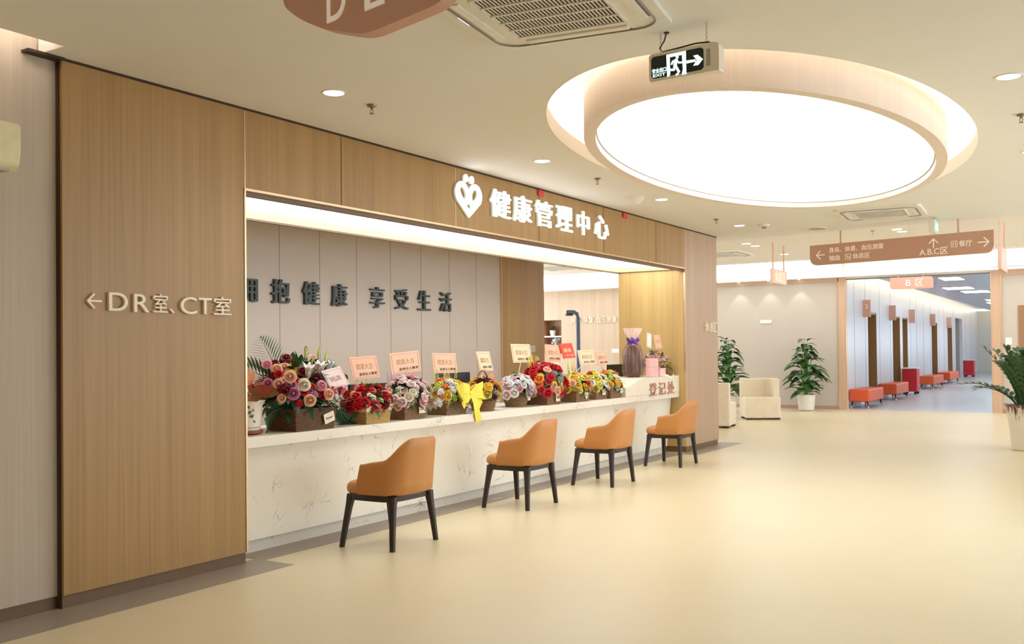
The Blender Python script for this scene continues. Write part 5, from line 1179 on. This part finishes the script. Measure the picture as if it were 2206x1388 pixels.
def monitor(x, w, label, y=0.74, zt=1.19):
    r = thing('monitor', (x, y, SZ), label, 'monitor', 'monitors on the worktop')
    MB().box((x-w/2, y, max(zt-0.30, SZ+0.04)), (x+w/2, y+0.03, zt)).build('housing', m_black, r, bevel=0.006)
    MB().box((x-w/2+0.012, y+0.0305, max(zt-0.285, SZ+0.055)), (x+w/2-0.012, y+0.032, zt-0.012)).build('screen', mat('screen_glass', (30, 36, 48), 0.1), r)
    MB().tube([(x, y-0.012, zt-0.15), (x, y-0.02, SZ+0.012)], 0.018, 8).build('stand', m_black, r); MB().box((x-0.11, y-0.09, SZ), (x+0.11, y+0.07, SZ+0.012)).build('base', m_black, r)
a = at(979, 803, y=0.74); monitor(a.x, 0.56, 'black monitor seen from behind over the orange and white flowers', 0.74, a.z)
a = at(829, 825, y=0.74); monitor(a.x-0.2, 0.54, 'black monitor edge showing between the red roses and the pale pink roses', 0.74, a.z)
a = at(1022, 826, y=0.74); monitor(a.x+0.12, 0.5, 'black monitor behind the handled round basket', 0.72, a.z+0.01)
a = at(1334, 785, y=0.75); monitor(a.x-0.05, 0.55, 'black monitor at the left of the wrapped gift', 0.75, a.z)
o = thing('desk_device', (7.47, 0.3, SZ), 'grey curved desk device between the yellow bow basket and the handled basket', 'desk device'); a = at(1030, 866, y=0.42)
MB().loft([[(a.x-0.11*k, 0.42+q, SZ+z), (a.x+0.11*k, 0.42+q, SZ+z), (a.x+0.11*k, 0.44+q, SZ+z), (a.x-0.11*k, 0.44+q, SZ+z)] for z, k, q in ((0.012, 0.8, 0), (0.06, 0.95, 0.01), (0.15, 1.0, 0.03), (0.19, 0.95, 0.045))]).build('shell', mat('grey_plastic', (168, 164, 160), 0.4), o, smooth=40, bevel=0.006)
MB().box((a.x-0.1, 0.4, SZ), (a.x+0.1, 0.52, SZ+0.013)).build('foot', mat('grey_plastic', (168, 164, 160), 0.4), o)
o.location = (a.x, 0.45, SZ)
for ch in o.children: ch.location = (7.47-a.x, 0.3-0.45, 0)
a = at(738, 912, y=0.36)
o = thing('cable_box', (a.x, 0.4, SZ), 'small white box standing between the first two flower arrangements', 'box')
MB().box((a.x-0.10, 0.36, SZ), (a.x+0.08, 0.5, SZ+0.115)).build('box_body', m_plastic, o, bevel=0.01); MB().box((a.x-0.08, 0.358, SZ+0.02), (a.x+0.06, 0.3605, SZ+0.03)).build('vent_slot', mat('grey_seam', (150, 146, 138), 0.5), o)
cbp = [(a.x-0.12, 0.27, SZ+0.006), (a.x-0.05, 0.25, SZ+0.02), (a.x+0.0, 0.25, SZ+0.07), (a.x-0.03, 0.27, SZ+0.11), (a.x-0.09, 0.28, SZ+0.08), (a.x-0.06, 0.25, SZ+0.03), (a.x+0.04, 0.24, SZ+0.006), (a.x+0.09, 0.26, SZ+0.02), (a.x+0.14, 0.3, SZ+0.006)]
tag(MB().tube(cbp, 0.0045, 6).build('cable', m_black, None, smooth=60), 'loose loop of black cable in front of the small white box', 'cable')

a = at(1072, 1075, z=0.004)
o = MB(); ribbon(o, [(a.x-0.06, a.y+0.02, 0.0045), (a.x-0.02, a.y, 0.006), (a.x+0.02, a.y-0.012, 0.006), (a.x+0.06, a.y-0.015, 0.0045)], 0.018, Y+X*0.3)
tag(o.build('paper_scrap', m_plastic, None), 'small white paper scrap on the floor by the second chair', 'scrap')
